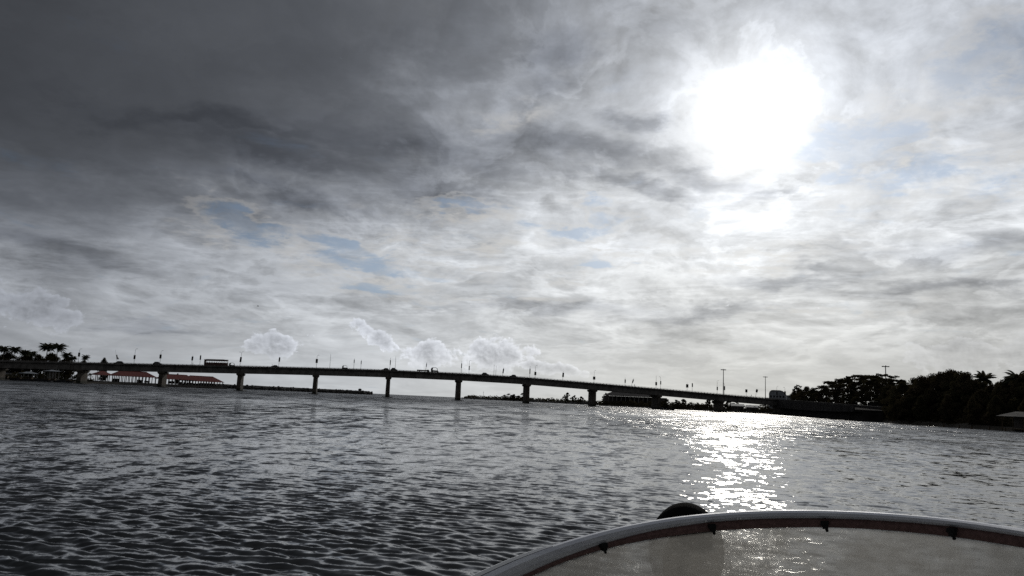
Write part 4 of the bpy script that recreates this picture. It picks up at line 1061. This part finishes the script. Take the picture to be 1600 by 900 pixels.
# --- buildings beyond the bridge, right
gs = shed(943, 1012, 745, 735, 611, 618.5, 26, 11, 'big grey open-sided riverside shed under the bridge, right of the dark pier', m_roof=M['dark_wall'], hipR=False, name='riverside_shed', posts=True)
MB().box((25, 20, 4.6), (62, .3, 8.6)).build('back_wall', M['dark_wall'], gs)
def block(px0, px1, r, ytop, depth, m_, label, floors=2, bays=4, name='house', z0=1.6, roof=None, roofh=1.6, over=.5):
    a = ground(px0, r); b_ = ground(px1, r); L = (b_ - a).length; an = math.atan2(b_.y - a.y, b_.x - a.x)
    H = hgt((px0 + px1) / 2, ytop, r) - z0 - (roofh if roof else 0)
    t = empty(name, (a.x, a.y, z0), an, label, 'building')
    MB().box((L / 2, depth / 2, H / 2 - .8), (L, depth, H + 1.6)).build('wall', m_, t)
    if roof:
        b = MB(); b.loft([[(-over, -over, H + .01), (-over, depth / 2, H + roofh), (-over, depth + over, H + .01)], [(L + over, -over, H + .01), (L + over, depth / 2, H + roofh), (L + over, depth + over, H + .01)]]); b.build('roof', roof, t)
    else:
        b = MB(); b.box((L / 2, -.02, H - .1), (L + .3, .3, .35)); b.build('cornice', m_, t)
    fh = H / floors
    for f in range(floors):
        for k in range(bays):
            x = L * (k + .5) / bays; wd = MB().box((x, -.01, fh * (f + .52)), (L / bays * .42, .08, fh * .42)).build('window', M['window'], t)
            MB().box((x, -.10, fh * (f + .52) - fh * .24), (L / bays * .5, .22, .12)).build('sill', m_, wd)
    return t
block(1086, 1106, 640, 632, 10, M['dark_wall'], 'low flat wall-like building closing the bright gap under the bridge', 1, 5, z0=1.0)
block(1143, 1162, 605, 631, 10, M['dark_wall'], 'low house with a pale grey roof under the bridge, left of its twin', 1, 4, roof=M['grey_sheet'])
block(1166, 1184, 600, 633, 10, M['dark_wall'], 'low house with a pale grey roof under the bridge, nearest the wide right pier', 1, 4, roof=M['grey_sheet'])
block(1226, 1246, 575, 634, 8, M['concrete'], 'low grey building seen between the last pier and the approach viaduct', 2, 6)
block(1356, 1388, rw(1372) + 16, 629.5, 7, M['stained'], 'dark low building with a pale coping at the left foot of the grove', 2, 5)
# domed grey building
p0, p1 = ground(1201.5, 600), ground(1229, 600); L = (p1 - p0).length; an = math.atan2((p1 - p0).y, (p1 - p0).x)
t = empty('domed_building', (p0.x, p0.y, 1.6), an, 'grey building with a curved vaulted roof rising above the bridge right of the second mast', 'building')
Hm = hgt(1215, 610.5, 600) - 1.6
b = MB(); prof = [(0, -1), (0, Hm - 2.6), (.5, Hm - 1.2), (1.6, Hm - .2), (2.8, Hm), (L - 4.5, Hm), (L - 2.8, Hm - .4), (L - 1.0, Hm - 1.7), (L, Hm - 3.2), (L, -1)]
b.prism([(x, z) for x, z in prof], 0, 14); w_ = b.build('wall', M['grey_sheet'], t)
b = MB()
for (x0_, z0_), (x1_, z1_) in zip(prof[1:-2], prof[2:-1]):
    b.loft([[(x0_, -.35, z0_ + .02), (x1_, -.35, z1_ + .02), (x1_, 14.3, z1_ + .02), (x0_, 14.3, z0_ + .02)], [(x0_, -.35, z0_ + .4), (x1_, -.35, z1_ + .4), (x1_, 14.3, z1_ + .4), (x0_, 14.3, z0_ + .4)]])
b.build('roof', M['dark_wall'], t)
for f in range(3):
    for k in range(5): MB().box((1.4 + k * (L - 3.4) / 4, -.02, Hm - 4.2 - f * 3.4), (1.3, .1, 1.4)).build('window', M['window'], t)
MB().box((L + 2.6, 4, Hm - 6.0), (5.0, 8, 6)).build('side_wing', M['grey_sheet'], t)
MB().box((-1.2, 4, Hm - 8.0), (2.2, 8, 5)).build('stair_wing', M['dark_wall'], t)
# jetty hut at the right edge
p0, p1 = ground(1563, 186), ground(1640, 180); L = (p1 - p0).length; an = math.atan2((p1 - p0).y, (p1 - p0).x)
t = empty('jetty_hut', (p0.x, p0.y, 0), an, 'waterside hut with a pale lean-to sheet roof at the right edge of the photo', 'hut')
zf = hgt(1580, 651, 183); zb_ = hgt(1580, 643.2, 187)
b = MB(); b.loft([[(x + .9 * u, -.4 + 4.4 * u, zf + (zb_ - zf) * u + e) for u, e in ((0, 0), (1, 0), (1, .08), (0, .08))] for x in (-.6, L)]); b.build('roof', M['concrete'], t)
for k in range(5): MB().tube([(.4 + k * (L - 1) / 4, 0, -1), (.4 + k * (L - 1) / 4, 0, zf - .02)], .09, 7).build('post', M['wood'], t)
MB().box((L / 2, 3.6, zf / 2), (L - .4, .15, zf + .5)).build('wall', M['dark_wall'], t)
MB().box((L / 2, 1.8, .5), (L, 4.2, .2)).build('floor', M['wood'], t)
SGp = 'mooring stakes in front of the grove'
for i, (px, dy) in enumerate([(1452, 0), (1474, 0), (1498, 0), (1517.5, 0), (1545, 0), (1570, 0)]):
    p = ground(px, 212 - (px - 1452) * .235 - 5, 0)
    t = empty('mooring_stake', p, 0, ['leftmost short stake in the water below the dark grove', 'second short stake from the left in the water below the grove', 'third short stake from the left in the water below the grove', 'third short stake from the right in the water below the grove', 'second short stake from the right, left of the jetty hut', 'rightmost short stake, in the water beside the jetty hut'][i], 'stake', SGp)
    MB().tube([(0, 0, -1), (.03, 0, .3), (.05, 0, .62)], [.19, .18, .17], 8).build('shaft', M['wood'], t)
    MB().tube([(.05, 0, .6), (.05, 0, .70)], [.2, .15], 8).build('top_cap', M['rubber'], t)
# a distant bird
t = empty('bird', at(403, 478.5, 160), .3, 'tiny bird gliding in the clear sky above the left spans', 'bird')
b = MB(); b.tube([(-.22, 0, 0), (-.05, 0, .02), (.12, 0, .02), (.22, 0, .02)], [.02, .06, .05, .015], 6); b.build('body', M['hull_dark'], t)
for sg in (-1, 1):
    b = MB(); b.loft([[(.08, sg * .03, .03), (-.08, sg * .03, .03), (-.08, sg * .03, .04)], [(.06, sg * .28, .14), (-.05, sg * .28, .14), (-.05, sg * .28, .15)], [(-.06, sg * .55, .08), (-.1, sg * .55, .08), (-.1, sg * .55, .085)]]); b.build('wing', M['hull_dark'], t)

# ------------------------------------------------------------------ our own speedboat
boat = empty('speedboat', (0, 0, 0), 0, 'white speedboat with a curved metal-framed windscreen in the foreground', 'boat')
HA = R(-16); 
def bx(x, y, z):  # boat frame: heading turned towards the sun
    c, s_ = math.cos(HA), math.sin(HA); return Vector((.35 + x * c - y * s_, x * s_ + y * c, z))
def hullring(y, w, zt, keel):
    return [bx(-w, y, zt), bx(-w * .82, y, .12), bx(0, y, keel), bx(w * .82, y, .12), bx(w, y, zt), bx(w * .86, y, zt), bx(w * .80, y, .20), bx(-w * .80, y, .20), bx(-w * .86, y, zt)]
b = MB(); b.loft([hullring(-2.4, 1.0, .62, -.25), hullring(-1, 1.06, .62, -.3), hullring(.6, 1.08, .64, -.3), hullring(1.8, 1.0, .66, -.28), hullring(2.7, .78, .68, -.2), hullring(3.4, .42, .70, -.05), hullring(3.75, .08, .71, .25)])
b.build('hull', M['fibre'], boat)
b = MB(); b.loft([[bx(-w, y, .2), bx(w, y, .2), bx(w, y, .70), bx(-w, y, .70)] for y, w in ((1.18, .84), (1.42, .80))]); b.build('dashboard', M['fibre'], boat)
b = MB(); b.box(bx(0, 1.95, .36), (1.15, .5, .34), HA); b.build('bow_seat', M['cloth'], boat, bevel=.03)

# windscreen: three long lines on the photographed curve, given their own distance and depth
PXS = [640, 700, 742, 800, 863, 940, 1022, 1105, 1160, 1226, 1284, 1350, 1427, 1510, 1600, 1690, 1780]
def interp(tab, x): 
    xs_, ys_ = zip(*tab)
    # smooth (quadratic least-squares blended) interpolation
    return float(np.interp(x, xs_, ys_))
topl = [(640, 960), (700, 925), (742, 902), (800, 875), (862, 852), (920, 836), (960, 825), (1022, 812.5), (1060, 806.5), (1105, 802.5), (1160, 798.5), (1226, 796.5), (1284, 797), (1350, 799.5), (1427, 804.5), (1510, 813), (1600, 826.5), (1690, 843), (1780, 862)]
midl = [(640, 1005), (700, 965), (742, 940), (800, 907), (863, 877.5), (940, 851.5), (1022, 828.5), (1105, 816.5), (1160, 812.5), (1226, 810.3), (1284, 810), (1350, 812), (1427, 817), (1510, 825.5), (1600, 839.5), (1690, 857), (1780, 877)]
botl = [(640, 1020), (700, 978), (742, 951), (800, 916), (863, 885), (940, 858), (1022, 842.5), (1105, 830.5), (1160, 826.5), (1226, 824), (1284, 823.5), (1350, 826), (1427, 832.5), (1510, 841.5), (1600, 855.5), (1690, 873), (1780, 893)]
def smooth_line(tab):
    x = np.array([a for a, _ in tab], float); y = np.array([b for _, b in tab], float)
    c = np.polyfit((x - 1200) / 500, y, 7); return lambda q: .75 * float(np.polyval(c, (q - 1200) / 500)) + .25 * float(np.interp(q, x, y))
lt, lm, lb = smooth_line(topl), smooth_line(midl), smooth_line(botl)
depth = lambda q: 1.52 - .0000012 * (q - 1230) ** 2 * (1.0 if q < 1230 else .8)
QS = np.linspace(640, 1780, 70)
def wp(q, y, dd=0.0): return at(q, y, depth(q) + dd)
rings = []
for q in QS:
    T, Mi = lt(q), lm(q); h = Mi - T
    rings.append([wp(q, T + h * .02, .030), wp(q, T, .012), wp(q, T + h * .10, .002), wp(q, T + h * .35, -.004), wp(q, T + h * .7, -.004), wp(q, T + h * .93, .000), wp(q, Mi, .006), wp(q, Mi, .030)])
MFR = bpy.data.materials.new('brushed_aluminium'); MFR.use_nodes = True
t_ = NT(MFR.node_tree); co = t_.n('ShaderNodeTexCoord', out=3)
nz_ = t_.n('ShaderNodeTexNoise', {'Vector': t_.n('ShaderNodeMapping', {0: co, 3: (3, 3, 14)}), 'Scale': 6.0, 'Detail': 6.0, 'Roughness': .65})
nz2 = t_.n('ShaderNodeTexNoise', {'Vector': co, 'Scale': 400.0, 'Detail': 2.0})
bs_ = t_.n('ShaderNodeBsdfPrincipled', {'Base Color': t_.mix(t_.rng(nz_, .35, .7), (.70, .72, .78, 1), (.84, .86, .90, 1)), 'Metallic': .45, 'Roughness': t_.rng(nz_, .3, .7, .5, .62),})
t_.n('ShaderNodeOutputMaterial', {0: bs_})
MB().loft(rings).build('windscreen_frame', MFR, boat, smooth=False)
M['gasket'] = mat('brown_rubber_gasket', (.21, .125, .115), .75, vary=.25, scale=120, spec=.2)
rings = []
for q in QS:
    Mi, Bo = lm(q), lb(q)
    rings.append([wp(q, Mi - .6, .0075), wp(q, Mi + (Bo - Mi) * .5, .005), wp(q, Bo - .4, .008), wp(q, Bo, .014), wp(q, Bo, .028), wp(q, Mi - .6, .029)])
MB().loft(rings).build('gasket', M['gasket'], boat)
# outer trim strip on the left shoulder
rings = []
for q in np.linspace(640, 864, 22):
    T = lt(q) ; e = min(1, (864 - q) / 14) * (1 + (864 - q) / 90)
    rings.append([wp(q, T - 1.9 * e - .3, .010), wp(q, T - 2.2 * e - .3, .018), wp(q, T + 1.5, .024), wp(q, T + 1.5, .004)])
M['trim'] = mat('polished_trim', (.80, .80, .79), .25, .6, vary=.05)
MB().loft(rings).build('trim_strip', M['trim'], boat)
# pane: raked, reaching forward and down to the dashboard
MG = bpy.data.materials.new('hazed_acrylic'); MG.use_nodes = True; t_ = NT(MG.node_tree)
co = t_.n('ShaderNodeTexCoord', out=3)
def gn(scale, det, st=(1, 1, 1), rot=(0, 0, 0)): return t_.n('ShaderNodeTexNoise', {'Vector': t_.n('ShaderNodeMapping', {0: co, 2: rot, 3: st}), 'Scale': scale, 'Detail': det, 'Roughness': .65})
smear = gn(11.0, 8.0); streak = gn(38.0, 4.0, (1, 1, 3.5), (.3, .7, .2)); spots = gn(170.0, 2.0)
haze_f = t_.m('ADD', t_.rng(smear, .38, .62, .25, .50), t_.m('ADD', t_.rng(streak, .56, .75, 0, .10), t_.rng(spots, .66, .74, 0, .22)))
tl = t_.n('ShaderNodeBsdfTranslucent', {0: (.95, .91, .84, 1)}); df = t_.n('ShaderNodeBsdfDiffuse', {0: (.50, .49, .47, 1)})
ms = t_.n('ShaderNodeMixShader', {0: .35, 1: tl, 2: df})
trn = t_.n('ShaderNodeBsdfTransparent', {0: (.93, .93, .92, 1)})
rf_ = t_.n('ShaderNodeBsdfRefraction', {0: (.95, .95, .94, 1), 1: .10, 2: 1.15})
trn = t_.n('ShaderNodeMixShader', {0: t_.rng(smear, .4, .6, .45, .8), 1: trn, 2: rf_})
mx = t_.n('ShaderNodeMixShader', {0: haze_f, 1: trn, 2: ms})
gl = t_.n('ShaderNodeBsdfGlossy', {0: (.9, .9, .9, 1), 1: .12}); fr = t_.n('ShaderNodeFresnel', {0: 1.45})
mx2 = t_.n('ShaderNodeMixShader', {0: t_.m('MULTIPLY', fr, .5), 1: mx, 2: gl})
t_.n('ShaderNodeOutputMaterial', {0: mx2})
rings = []
for q in QS:
    Bo = lb(q); a = wp(q, Bo - 2.5, .018); dirv = Vector((a.x, a.y, 0)).normalized()
    lowz = .70; k = (a.z - lowz)
    bpt = a + dirv * (k * .28) * 1.0; bpt.z = lowz
    aa, bb = a + dirv * .005, bpt + dirv * .005
    rings.append([a, bpt, bb, aa])
MB().loft(rings).build('pane', MG, boat)
# clamp screws on the gasket
for i, (cx_, cy_) in enumerate(((943, 857), (1112.5, 827.5), (1288.5, 822.5), (1487, 833.5))):
    p = wp(cx_, cy_ - 4, -.001); rgt = (wp(cx_ + 5, lb(cx_ + 5)) - wp(cx_ - 5, lb(cx_ - 5))).normalized(); up = UC; fw = rgt.cross(up).normalized()
    b = MB(); b.quadbox(p + up * .001, rgt * .0068, up * .0034, fw * .005); b.quadbox(p - up * .0035 + rgt * .0012, rgt * .0045, up * .0045, fw * .005)
    b.tube([p - up * .004 + rgt * .002, p - up * .014 + rgt * .0045], [.0031, .0026], 8)
    b.build('clamp', M['rubber'], boat, bevel=.0007)
for cx_, cy_ in ((1102.8, 815.2), (1152.5, 811.5), (1157, 811.2)):
    p = wp(cx_, cy_ - .6, -.003); v = (Vector((0, 0, EYE)) - p).normalized()
    MB().tube([p, p + v * .0022, p + v * .003], [.0022, .002, .001], 8).build('rivet', M['trim'], boat, smooth=True)

# person seated on the bow seat, seen from behind
PD = 2.12
hc = at(1072, 853, PD)      # centre of the head
fw = Vector((hc.x, hc.y, 0)).normalized(); sd_ = Vector((fw.y, -fw.x, 0))
def pq(side, fwd, z): return tuple(Vector((hc.x, hc.y, 0)) + sd_ * side + fw * fwd + Vector((0, 0, z)))
hz = hc.z; sh = hz - .27
J = [(pq(0, 0, sh - .50), (.16, .12)), (pq(0, -.01, sh - .28), (.15, .11)), (pq(0, -.01, sh - .06), (.15, .10)), (pq(0, .0, sh + .02), .07), (pq(0, .01, sh + .12), .056), (pq(0, .02, hz - .04), (.066, .074)), (pq(0, .02, hz + .022), (.052, .058)),
     (pq(.19, 0, sh - .045), .055), (pq(.23, .06, sh - .30), .043), (pq(.14, .28, sh - .40), .032), (pq(.08, .36, sh - .42), .028),
     (pq(-.19, 0, sh - .045), .055), (pq(-.23, .06, sh - .30), .043), (pq(-.14, .28, sh - .40), .032), (pq(-.08, .36, sh - .42), .028),
     (pq(.10, .05, sh - .52), .088), (pq(.13, .45, sh - .50), .062), (pq(.13, .50, .30), .042), (pq(.13, .62, .26), .035),
     (pq(-.10, .05, sh - .52), .088), (pq(-.13, .45, sh - .50), .062), (pq(-.13, .50, .30), .042), (pq(-.13, .62, .26), .035)]
E_ = [(0, 1), (1, 2), (2, 3), (3, 4), (4, 5), (5, 6), (2, 7), (7, 8), (8, 9), (9, 10), (2, 11), (11, 12), (12, 13), (13, 14), (0, 15), (15, 16), (16, 17), (17, 18), (0, 19), (19, 20), (20, 21), (21, 22)]
per = body_from(J, E_, M['skin'], 2); per.name = 'person'
tag(per, 'person with short black hair seated on the bow, head seen from behind through the windscreen', 'person')
def shell(pts_r, name, m_, parent):
    b = MB(); b.loft([[Vector(pq(rx * math.cos(a) + ox, ry * math.sin(a) + oy, z)) for a in [2 * PI * k / 28 for k in range(28)]] for z, rx, ry, ox, oy in pts_r]); return b.build(name, m_, parent, smooth=True)
hr_ = []
for k in range(21):
    c_ = -.62 + 1.62 * math.sin(PI / 2 * k / 20) if k < 20 else 1.0
    e = math.sqrt(max(0.0, 1 - c_ * c_))
    hr_.append((hz - .014 + .121 * c_, .0965 * max(e, .02), .108 * max(e, .02), 0, .012))
shell(hr_, 'hair', M['hair'], per)
shell([(sh - .52, .19, .14, 0, 0), (sh - .3, .185, .135, 0, -.01), (sh - .1, .205, .125, 0, -.01), (sh - .03, .17, .10, 0, 0), (sh + .01, .09, .08, 0, 0)], 'shirt', M['cloth'], per)
